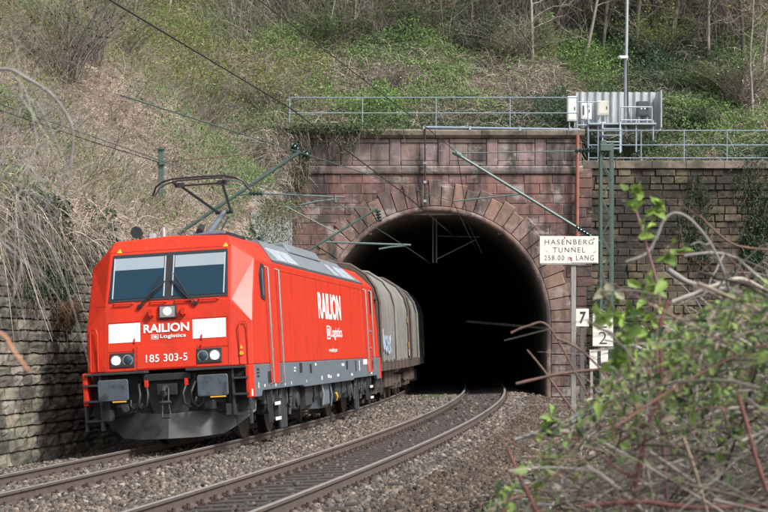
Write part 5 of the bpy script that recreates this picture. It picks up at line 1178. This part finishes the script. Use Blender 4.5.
# ivy on the walls
def wall_ivy(label, pts, size, cols, seed, up, hang=0, name='ivy'):
    rr = np.random.default_rng(seed); t = thing(name, label, 'ivy', pts[0], 'ivy and creepers on the walls'); n = len(pts)
    o = leaves('foliage', pts, rr.uniform(.6, 1.2, n) * size, cols, t, up=up, rng=rr); o.matrix_parent_inverse = t.matrix_basis.inverted()
    k = rr.integers(0, n, max(n // 14, 12)); s = strands('stems', pts[k], rr.normal(size=(len(k), 3)) * [.4, .1, .3] + [0, 0, -1], rr.uniform(.3, 1.1, len(k)), .007, [0, 0, 0], TWG, t, 3, m='twig', rng=rr); s.matrix_parent_inverse = t.matrix_basis.inverted(); s['kind'] = 'stuff'
    return t
def ivy_on_plane(px, w0, w1, py0, py1, n, y, seed):
    rr = np.random.default_rng(seed); u = rr.random(n); py = py0 + (py1 - py0) * u ** .9; ww = w0 + (w1 - w0) * u
    x = px + rr.normal(size=n) * ww * .5 + 5 * np.sin(py * .09 + seed); D = y - rr.random(n) * .18
    return np.stack([(x - 384) / F * y, D, EYE - (py - HORY) / F * y], 1)
wall_ivy('broad ivy curtain at the right edge of the tan wall', ivy_on_plane(757, 26, 12, 158, 262, 1500, 66.15, 1), .12, IVY, 1, (0, -1, .2))
wall_ivy('narrow ivy strand hanging down the middle of the tan wall', ivy_on_plane(700, 9, 14, 172, 262, 620, 66.15, 2), .11, IVY, 2, (0, -1, .2))
wall_ivy('second thin ivy strand left of the middle one on the tan wall', ivy_on_plane(686, 5, 8, 180, 240, 260, 66.15, 3), .10, IVY, 3, (0, -1, .2))
wall_ivy('ivy growing at the foot of the wall behind the lattice mast', ivy_on_plane(606, 14, 22, 285, 395, 1100, 65.9, 4), .12, IVY, 4, (0, -1, .3))
wall_ivy('ivy spilling over the left end of the portal coping', np.concatenate([ivy_on_plane(325, 60, 60, 123, 134, 1900, 65.75, 5), ivy_on_plane(301, 9, 12, 137, 190, 420, 65.85, 6), ivy_on_plane(340, 24, 8, 134, 155, 160, 65.75, 7)]), .10, [(.075, .115, .04), (.05, .085, .03), (.11, .13, .06)], 5, (0, -.7, .6))
wall_ivy('mossy creeper along the top of the portal coping', np.stack([rg.uniform(-3.2, 7, 1500), 65.85 + rg.random(1500) * .7, 9.66 + rg.random(1500) * .10], 1), .06, [(.075, .115, .03), (.055, .075, .03), (.16, .12, .07)], 6, (0, 0, 1))
def ivy_on_left(s0_, s1_, z0, z1, n, seed, fade=1.):
    rr = np.random.default_rng(seed); s = rr.uniform(s0_, s1_, n); u = rr.random(n) ** fade; z = z1 + .3 - (z1 - z0) * u * (.6 + .4 * (.5 + .5 * vnoise(s * 1.3, 0 * s, seed)))
    x, y, h = track(s, wall_off(s) + .08 + .16 * rr.random(n) - .055 * (z + .4)); return np.stack([x, y, z], 1)
wall_ivy('ivy curtain on the left wall, left of the locomotive', ivy_on_left(1.0, 4.4, 1.5, 4.3, 3600, 11), .085, IVY, 11, (1, -.4, .2))
wall_ivy('thin ivy patch on the left wall between the ivy curtain and the cab', ivy_on_left(5.2, 7.6, 2.7, 4.3, 420, 12), .085, IVY, 12, (1, -.4, .2))
rr = np.random.default_rng(13); n = 4200; s = rr.uniform(-12, 22, n); x, y, h = track(s, wall_off(s) - .25 + rr.normal(size=n) * .16); z = wall_top(s) + .1 + rr.normal(size=n) * .25 - 1.1 * smooth(22, 30, s) * rr.random(n)
o = strands('hanging_dry_grass', np.stack([x, y, z], 1), np.stack([.25 + rr.normal(size=n) * .4, -.1 + rr.normal(size=n) * .7, .15 + rr.normal(size=n) * .6], 1), rr.uniform(.2, .8, n) * (.5 + 1.2 * nzf(s, 0 * s, .8, 71)), rr.uniform(.005, .011, n), np.stack([rr.normal(size=n) * .15 + .1, rr.normal(size=n) * .3, -.6 - .5 * rr.random(n)], 1), np.where(rr.random((n, 1)) < .4, jitter_col(n, TWG, .3, rr), jitter_col(n, DRY + [(.26, .27, .13)], .3, rr)), seg=4, rng=rr); tag(o, kind='stuff')
n = 4200; s = rr.uniform(20, 37, n); x, y, h = track(s, wall_off(s) + .35 - 1.3 * rr.random(n)); z = wall_top(s) * (1 - rr.random(n) ** 2.2 * .85)
wall_ivy('green creepers trailing over the pale rock face', np.stack([x - .3 * smooth(0, 6, 7 - z), y, z + .15], 1), .085, [(.09, .12, .04), (.06, .09, .035), (.17, .16, .08)], 14, (.7, -.7, .2))
rr = np.random.default_rng(18); n = 2400; pxs = rr.uniform(262, 300, n); pys = rr.uniform(128, 215, n); Dd = 66.3 - 1.6 * rr.random(n) * (300 - pxs) / 38 - .15
Pt = np.stack([(pxs - 384) / F * Dd, Dd, EYE - (pys - HORY) / F * Dd], 1)
o = strands('corner_dry_growth', Pt, rr.normal(size=(n, 3)) * [.5, .3, .5] + [0, -.25, .1], rr.uniform(.25, .9, n), rr.uniform(.006, .012, n), [0, 0, -.6], jitter_col(n, DRY + TWG + [(.22, .24, .12)], .3, rr), seg=3, rng=rr); tag(o, kind='stuff')
k = rr.integers(0, n, 1800); wall_ivy('creepers climbing the bank at the left corner of the portal', Pt[k] + rr.normal(size=(1800, 3)) * .12, .10, [(.09, .125, .045), (.06, .09, .035), (.15, .16, .07)], 19, (0, -1, .3))
rr = np.random.default_rng(23); n = 26000; sv = rr.uniform(-16, 35, n); ov = 7.2 + 22 * rr.random(n) ** 1.4; x, y, h = track(sv, ov); Pt = np.stack([x, y, ground_z(x, y, ov)], 1)
ok = (y < 65.5) & ~((x < 3.2) & (y < 16)) & (rr.random(n) < smooth(6.9, 9.5, ov)); Pt = Pt[ok]; n = len(Pt)
o = strands('verge_dry_grass', Pt, rr.normal(size=(n, 3)) * [1, 1, .4] + [0, 0, .5], rr.uniform(.12, .6, n), rr.uniform(.004, .009, n), [0, 0, -.5], jitter_col(n, DRY + TWG + [(.20, .25, .09)], .35, rr), seg=2, rng=rr); tag(o, kind='stuff')
k = rr.integers(0, n, n); o = leaves('verge_weeds', Pt[k] + np.stack([rr.normal(size=n) * .2, rr.normal(size=n) * .2, .03 + .22 * rr.random(n)], 1), rr.uniform(.04, .10, n), jitter_col(n, [(.08, .14, .05), (.06, .11, .04), (.13, .19, .06), (.22, .17, .11)], .35, rr), up=(0, -.4, .9), rng=rr); tag(o, kind='stuff')
rr = np.random.default_rng(15); q = np.array(P(83, 312, 33.6)); n = 500
t = thing('moss_tuft', 'rusty brown tuft of dead growth on the left wall beside the cab', 'plant', q); s = strands('stems', q + rr.normal(size=(n, 3)) * [.1, .1, .1] + [-.25, 0, 0], rr.normal(size=(n, 3)) + [.4, -.5, 0], rr.uniform(.08, .25, n), .006, [0, 0, -.4], [(.20, .11, .07), (.15, .08, .05)], t, 2, m='twig', rng=rr); s.matrix_parent_inverse = t.matrix_basis.inverted(); s['kind'] = 'stuff'
x, y, h = track(33.0, 2.15); rr = np.random.default_rng(16); n = 160; q = np.array([x, y, -.1])
t = thing('grass_tuft', 'bright green grass tuft in the ballast near the tunnel mouth', 'plant', q); s = strands('blades', q + rr.normal(size=(n, 3)) * [.22, .14, 0], rr.normal(size=(n, 3)) * .5 + [0, 0, 1], rr.uniform(.1, .28, n), .012, [0, 0, -.2], [(.10, .22, .04), (.14, .26, .05)], t, 2, m='leaf', rng=rr); s.matrix_parent_inverse = t.matrix_basis.inverted(); s['kind'] = 'stuff'

# ------------------------------------------------------------------ foreground: brush heap on the near right bank, bare shrub on the left
UX = [.0, .25, .36, .56, .73, .9, 1.23, 1.6, 2.2, 3.5]; UZ = [.55, .85, 1.02, 1.24, 1.42, 1.60, 1.86, 2.04, 2.22, 2.4]
def heap_top(X, Y): return 1.788 + (np.interp(X * 7.5 / Y, UX, UZ) - 1.788) * (Y / 7.5)
rh = np.random.default_rng(77)
def heap_pts(n, rng, y0=5.2, y1=13., bias=1.):
    out = []
    while sum(map(len, out)) < n:
        Y = y0 + (y1 - y0) * rng.random(n) ** 1.3; X = rng.uniform(.15, .26 * Y + .4, n); zt = heap_top(X, Y); zg = ground_z(X, Y)
        ok = (zt > zg + .08) & (X * 7.5 / Y > .26); z = zg + (zt - zg) * rng.random(n) ** bias
        out.append(np.stack([X, Y, z], 1)[ok])
    return np.concatenate(out)[:n]
CANE = [(.30, .28, .25), (.15, .13, .11), (.46, .43, .39), (.07, .058, .05), (.20, .175, .15), (.18, .09, .065), (.30, .24, .17), (.045, .038, .032), (.10, .085, .07)]
n = 3900; Pt = heap_pts(n, rh, bias=.75); d = rh.normal(size=(n, 3)) * [1, .7, .45]
qx = 384 + F * Pt[:, 0] / Pt[:, 1]; Ls = np.clip((qx - 500) / 160, .22, 1); d[:, 2] += .25 * (1 - Ls)
Ln = rh.uniform(.3, 1.0, n) * Ls; t0 = Pt - d * .25 * Ls[:, None]; t1 = t0 + unit(d) * Ln[:, None]; kp = np.ones(n, bool)
for q in (t0, t1): u_ = 384 + F * q[:, 0] / q[:, 1]; v_ = HORY - (q[:, 2] - EYE) / q[:, 1] * F; kp &= ~((u_ < 585) & (v_ < 425)) & (u_ > 478)
Pt, d, Ls, Ln = Pt[kp], d[kp], Ls[kp], Ln[kp]; n = len(Pt)
o = strands('bramble_tangle', Pt - d * .25 * Ls[:, None], d, Ln, .0016 + .0055 * rh.random(n) ** 2.6, np.stack([rh.normal(size=n) * .3, rh.normal(size=n) * .2, -.1 - .45 * rh.random(n)], 1), CANE, seg=5, amt=.4, m='twig', rng=rh); tag(o, kind='stuff')
n = 30000; Pt = heap_pts(n, rh, bias=.4); qx = 384 + F * Pt[:, 0] / Pt[:, 1]; qy = HORY - (Pt[:, 2] - EYE) / Pt[:, 1] * F; Pt = Pt[rh.random(n) < np.clip(.10 + .75 * smooth(1.25, 1.75, Pt[:, 2]) + .9 * np.maximum(vnoise(Pt[:, 0] * 4, Pt[:, 2] * 5, 83), 0) ** 1.3 - .1, .04, .85)]; n = len(Pt); Pt[:, 2] += .05 * rh.random(n); lit = rh.random((n, 1)); gk = nzf(Pt[:, 0], Pt[:, 1] + Pt[:, 2] * 2, 2.2, 81)[:, None]
o = leaves('bramble_leaves', Pt, rh.uniform(.016, .038, n) * (1 + .5 * (rh.random(n) < .15)), np.where(lit < .44 + .6 * gk, jitter_col(n, [(.15, .24, .06), (.09, .16, .05), (.24, .34, .09), (.05, .10, .05), (.20, .29, .08)], .3, rh), jitter_col(n, [(.28, .20, .14), (.18, .12, .085), (.38, .33, .26)], .3, rh)), up=(0, -.3, 1), rng=rh); tag(o, kind='stuff')
def spline(pts, k=6):
    pts = [np.array(p, float) for p in pts]; out = []
    for i in range(len(pts) - 1):
        p0, p1, p2, p3 = pts[max(i - 1, 0)], pts[i], pts[i + 1], pts[min(i + 2, len(pts) - 1)]
        for j in range(k):
            t_ = j / k; out.append(.5 * ((2 * p1) + (-p0 + p2) * t_ + (2 * p0 - 5 * p1 + 4 * p2 - p3) * t_ ** 2 + (-p0 + 3 * p1 - 3 * p2 + p3) * t_ ** 3))
    return out + [pts[-1]]
def bark_m(name, c): return mat(name, c, .8, n_scale=25, n_amt=.3, stretch=(1, 1, .4))
B_ = dict(pale=bark_m('pale_dead_wood', (.36, .33, .29)), grey=bark_m('grey_dead_wood', (.20, .19, .18)), red=bark_m('red_cane_bark', (.17, .065, .055)), brown=bark_m('brown_cane_bark', (.135, .080, .062)), shrubpale=bark_m('weathered_bark', (.27, .245, .225)), plum=bark_m('plum_shoot_bark', (.20, .10, .115)))
def branch(name, label, pts, r0, r1, m, twigs=0, seed=0, group=None, cat='branch'):
    """pts: (px, py, distance) measured on the photograph, each at its own depth"""
    rr = np.random.default_rng(seed); sp = spline([P(*p) for p in pts]); t = thing(name, label, cat, sp[0], group)
    c = MB(); c.tube(sp, lambda u: (r0 + (r1 - r0) * u) * (1.15 if 'shoot' not in name else 1.25) * (1 + .12 * math.sin(u * 40 + seed)), 8); base(c.build('stem', B_[m], smooth=60), t)
    for i in range(twigs):
        q = sp[rr.integers(len(sp) // 4, len(sp) - 1)]; c = MB(); c.tube(curve_pts(q, rr.normal(size=3) + [0, 0, .3], rr.uniform(.1, .35), rr, 5, .2), lambda u: r1 * .8 * (1 - .6 * u), 5); base(c.build('side_twig', B_[m], smooth=60), t)
    return t, sp
def leaf_cluster(t, q, n, spread, size, cols, rr, name='leaf_spray'):
    C = np.array(q)[None] + rr.normal(size=(n, 3)) * spread
    o = leaves(name, C, rr.uniform(.6, 1.3, n) * size * 1.55, cols, t, up=(.1, -.6, .6), upw=.5, asp=.62, rng=rr); o.matrix_parent_inverse = t.matrix_basis.inverted(); return o
LG = [(.26, .38, .08), (.19, .31, .06), (.33, .43, .12), (.13, .23, .055)]
t, sp = branch('bramble_shoot', 'tall upright bramble shoot with fresh green leaves, rising above the heap', [(668, 520, 6.2), (662, 430, 6.2), (656, 340, 6.2), (659, 295, 6.2), (646, 245, 6.2), (634, 204, 6.2)], .007, .003, 'plum', 3, 1)
rr = np.random.default_rng(2)
for (px, py, n, sd) in ((638, 192, 7, .018), (634, 204, 5, .014), (656, 204, 6, .014), (655, 217, 6, .016), (647, 232, 3, .012), (668, 262, 3, .012), (676, 245, 5, .018), (655, 278, 5, .02), (660, 298, 7, .025), (640, 285, 3, .015), (650, 320, 8, .03), (665, 335, 7, .035), (648, 350, 8, .04), (670, 380, 7, .04)): leaf_cluster(t, P(px, py, 6.2), n, sd, .034, LG, rr)
t, sp = branch('bramble_shoot', 'leafy green shoot hanging in front of the kilometre board', [(640, 450, 5.6), (634, 400, 5.6), (628, 360, 5.6), (618, 338, 5.6), (606, 330, 5.6)], .004, .002, 'brown', 2, 3); rr = np.random.default_rng(4)
for (px, py, n) in ((600, 319, 3), (608, 316, 4), (617, 321, 4), (624, 340, 6), (622, 354, 6), (617, 366, 5), (628, 332, 4)): leaf_cluster(t, P(px, py, 5.6), n, .013, .040, LG, rr)
t, sp = branch('bramble_shoot', 'small fresh shoot on the left flank of the heap', [(548, 470, 7.5), (550, 440, 7.5), (553, 412, 7.5)], .004, .002, 'brown', 1, 5); rr = np.random.default_rng(6)
for (px, py) in ((552, 414), (548, 422), (556, 424), (545, 432)): leaf_cluster(t, P(px, py, 7.5), 5, .016, .034, LG, rr)
t, sp = branch('bramble_shoot', 'pair of small bright shoots near the lower edge left of the heap', [(500, 540, 6.5), (502, 515, 6.5), (505, 495, 6.5)], .004, .002, 'brown', 1, 7); rr = np.random.default_rng(8)
for (px, py) in ((503, 490), (508, 500), (545, 470), (547, 462), (540, 480)): leaf_cluster(t, P(px, py, 6.5), 5, .014, .030, LG, rr)
t, sp = branch('bramble_shoot', 'leafy sprig left of the tall shoot below the arching twig', [(650, 420, 6.8), (630, 350, 6.8), (612, 308, 6.8), (600, 288, 6.8)], .004, .002, 'brown', 2, 9); rr = np.random.default_rng(10)
for (px, py, n) in ((605, 290, 5), (622, 298, 6), (632, 315, 6), (640, 335, 6), (625, 330, 4)): leaf_cluster(t, P(px, py, 6.8), n, .02, .036, [(.08, .14, .045), (.12, .19, .05), (.30, .30, .20)], rr)
t, sp = branch('bramble_shoot', 'broad-leaved green sprig in the middle of the heap', [(700, 470, 7.2), (696, 420, 7.2), (690, 375, 7.2)], .005, .002, 'brown', 2, 11); rr = np.random.default_rng(12)
for (px, py, n) in ((690, 372, 7), (700, 390, 7), (684, 398, 6), (706, 362, 6), (672, 410, 6), (740, 340, 6), (755, 370, 5)): leaf_cluster(t, P(px, py, 7.2), n, .03, .044, [(.07, .14, .06), (.10, .18, .05), (.05, .11, .05)], rr)
branch('cut_branch', 'pale dead branch with a bent end lying across the top of the heap', [(672, 302, 6.6), (694, 294, 6.6), (716, 285, 6.6), (742, 279, 6.7), (775, 296, 6.8), (800, 310, 7)], .007, .006, 'pale', 3, 21, 'dead branches on the heap')
branch('cut_branch', 'thick grey dead branch sloping down right behind the pale bent one', [(668, 270, 7.4), (692, 284, 7.4), (730, 291, 7.4), (760, 300, 7.4), (800, 306, 7.4)], .011, .010, 'grey', 4, 22, 'dead branches on the heap')
branch('arching_cane', 'grey arching twig looping over beside the tall shoot', [(626, 262, 6.4), (646, 254, 6.4), (657, 236, 6.4), (664, 220, 6.4), (676, 213, 6.4), (692, 221, 6.4), (710, 243, 6.4), (722, 268, 6.4), (735, 310, 6.5)], .0055, .004, 'grey', 3, 23)
branch('arching_cane', 'grey arching cane on the right part of the heap crest', [(684, 256, 7), (712, 253, 7), (735, 258, 7), (756, 275, 7), (790, 300, 7)], .006, .005, 'grey', 4, 24)
branch('arching_cane', 'pale hooped cane standing in the middle right of the heap', [(695, 410, 6.4), (698, 370, 6.4), (706, 343, 6.4), (724, 334, 6.4), (745, 342, 6.4), (765, 360, 6.4), (790, 400, 6.4)], .006, .004, 'pale', 2, 25)
branch('red_cane', 'reddish upright cane running down the middle of the heap', [(668, 300, 6.), (660, 330, 6.), (661, 384, 6.), (650, 421, 6.), (640, 462, 6.), (632, 510, 6.)], .006, .007, 'red', 2, 26)
branch('red_cane', 'thick red cane at the lower right corner of the picture', [(738, 395, 5.2), (745, 418, 5.2), (755, 455, 5.2), (768, 492, 5.2), (785, 520, 5.2)], .005, .006, 'red', 0, 27)
branch('red_cane', 'short orange-red cane stub at the bottom left of the heap', [(507, 448, 5.6), (520, 478, 5.6), (536, 512, 5.6), (545, 540, 5.6)], .005, .006, 'red', 0, 28)
branch('red_cane', 'dark red cane lying along the bottom edge of the heap', [(585, 506, 5.5), (640, 502, 5.5), (700, 508, 5.5), (790, 504, 5.5)], .007, .006, 'red', 1, 29)
branch('red_cane', 'long brown cane crossing low in front of the tunnel foot', [(516, 384, 9), (560, 374, 9), (600, 369, 9), (628, 362, 9), (680, 345, 9)], .007, .006, 'brown', 0, 30)
branch('red_cane', 'brown twig leaning across the upper part of the red cane crowd, right side', [(768, 250, 8), (735, 245, 8), (712, 228, 8), (700, 215, 8)], .005, .003, 'brown', 2, 31)
branch('cut_branch', 'bleached stick slanting down in the lower middle of the heap', [(586, 466, 6), (610, 482, 6), (636, 505, 6), (655, 520, 6)], .007, .007, 'pale', 1, 32, 'dead branches on the heap')
branch('cut_branch', 'bleached stick lying level right of the lower middle of the heap', [(655, 470, 6.2), (690, 458, 6.2), (725, 448, 6.2), (768, 430, 6.3)], .007, .005, 'pale', 1, 33, 'dead branches on the heap')
branch('cut_branch', 'long straw-coloured stick crossing the heap from centre to right edge', [(668, 432, 6.6), (700, 418, 6.6), (735, 408, 6.6), (775, 410, 6.6)], .006, .005, 'pale', 1, 34, 'dead branches on the heap')
branch('cut_branch', 'thin grey stick lying left-low across the heap towards the gravel', [(515, 440, 7.5), (560, 424, 7.5), (600, 405, 7.5), (640, 396, 7.5)], .007, .005, 'grey', 3, 35, 'dead branches on the heap')
branch('red_cane', 'dark twig poking up before the right foot of the arch', [(590, 432, 9.5), (565, 400, 9.5), (545, 372, 9.5), (533, 357, 9.5), (527, 350, 9.5)], .006, .004, 'brown', 0, 36)
branch('red_cane', 'short brown twig hovering at the tunnel edge on a bent cane', [(600, 420, 9), (575, 372, 9), (548, 326, 9), (528, 326, 9), (511, 333, 9)], .004, .005, 'brown', 0, 37)
branch('red_cane', 'thin brown cane slanting beside the sign post', [(556, 338, 8.5), (580, 350, 8.5), (605, 375, 8.5), (630, 420, 8.5)], .005, .004, 'brown', 0, 38)
t = thing('bare_shrub', 'bare arching grey shrub close by at the left picture edge', 'shrub', P(-190, 900, 6.45))
for i, (pts, r0, r1) in enumerate((([(-190, 900, 4.3), (-150, 500, 4.3), (-110, 220, 4.3), (-60, 90, 4.2), (0, 69, 4.2), (28, 79, 4.2), (52, 95, 4.2), (70, 121, 4.2), (73, 146, 4.2), (66, 173, 4.2), (47, 205, 4.2), (33, 238, 4.2)], .011, .0022), ([(0, 69, 4.2), (23, 86, 4.2), (35, 130, 4.2), (35, 150, 4.2), (20, 191, 4.2), (16, 215, 4.2), (14, 296, 4.2)], .0035, .0022), ([(66, 150, 4.2), (58, 110, 4.2), (40, 118, 4.2), (30, 98, 4.2), (8, 96, 4.2), (-60, 90, 4.2)], .0022, .003), ([(20, 191, 4.2), (40, 197, 4.2), (50, 215, 4.2), (54, 244, 4.2)], .002, .0016), ([(-150, 500, 4.3), (-60, 330, 4.4), (-20, 210, 4.4), (10, 170, 4.4), (45, 142, 4.4), (70, 120, 4.4), (120, 92, 4.4)], .006, .0015), ([(-110, 220, 4.3), (-50, 160, 4.3), (0, 125, 4.3), (30, 140, 4.3), (70, 118, 4.3), (90, 160, 4.3)], .004, .0014), ([(28, 79, 4.2), (60, 60, 4.2), (85, 70, 4.2)], .002, .001), ([(-60, 250, 4.4), (-10, 235, 4.4), (30, 255, 4.4), (70, 262, 4.4)], .003, .0014), ([(73, 146, 4.2), (68, 190, 4.2), (52, 222, 4.2), (33, 238, 4.2)], .0026, .0014), ([(45, 142, 4.4), (38, 185, 4.4), (22, 232, 4.4), (0, 262, 4.4)], .0022, .0012), ([(0, 125, 4.3), (-5, 170, 4.3), (5, 210, 4.3), (2, 300, 4.3)], .002, .001), ([(60, 60, 4.2), (95, 40, 4.2), (125, 48, 4.2)], .0012, .0008))):
    c = MB(); c.tube(spline([P(p[0], p[1], p[2] * 1.5) for p in pts]), lambda u: (r0 + (r1 - r0) * u) * (.92 + .10 * math.sin(u * 60)), 6); base(c.build('stem', B_['grey'] if i != 1 else B_['shrubpale'], smooth=60), t)
rr = np.random.default_rng(41); n = 170; px_ = rr.uniform(-90, 52, n) ; py_ = rr.uniform(40, 260, n); Dn = rr.uniform(5.4, 7.2, n)
st = strands('twigs', np.stack([(px_ - 384) / F * Dn, Dn, EYE - (py_ - HORY) / F * Dn], 1), rr.normal(size=(n, 3)) * [.8, .5, .7] + [.25, 0, -.1], rr.uniform(.10, .42, n), rr.uniform(.0011, .0026, n), np.stack([rr.normal(size=n) * .2, 0 * px_, -.55 * rr.random(n)], 1), jitter_col(n, [(.36, .33, .31), (.26, .24, .22), (.17, .15, .13)], .3, rr), t, 5, m='twig', rng=rr); st.matrix_parent_inverse = t.matrix_basis.inverted(); st['kind'] = 'stuff'
t = thing('bare_shrub', 'orange-brown broken twig end at the left picture edge', 'twig', (-1.0, 3.4, -.1))
c = MB(); c.tube(spline([P(-160, 800, 3.5), P(-90, 420, 3.5), P(-40, 335, 3.5), P(0, 334, 3.5), P(14, 352, 3.5), P(29, 372, 3.5)]), lambda u: .006 - .003 * u, 7); base(c.build('stem', bark_m('orange_twig_bark', (.38, .20, .11)), smooth=60), t)
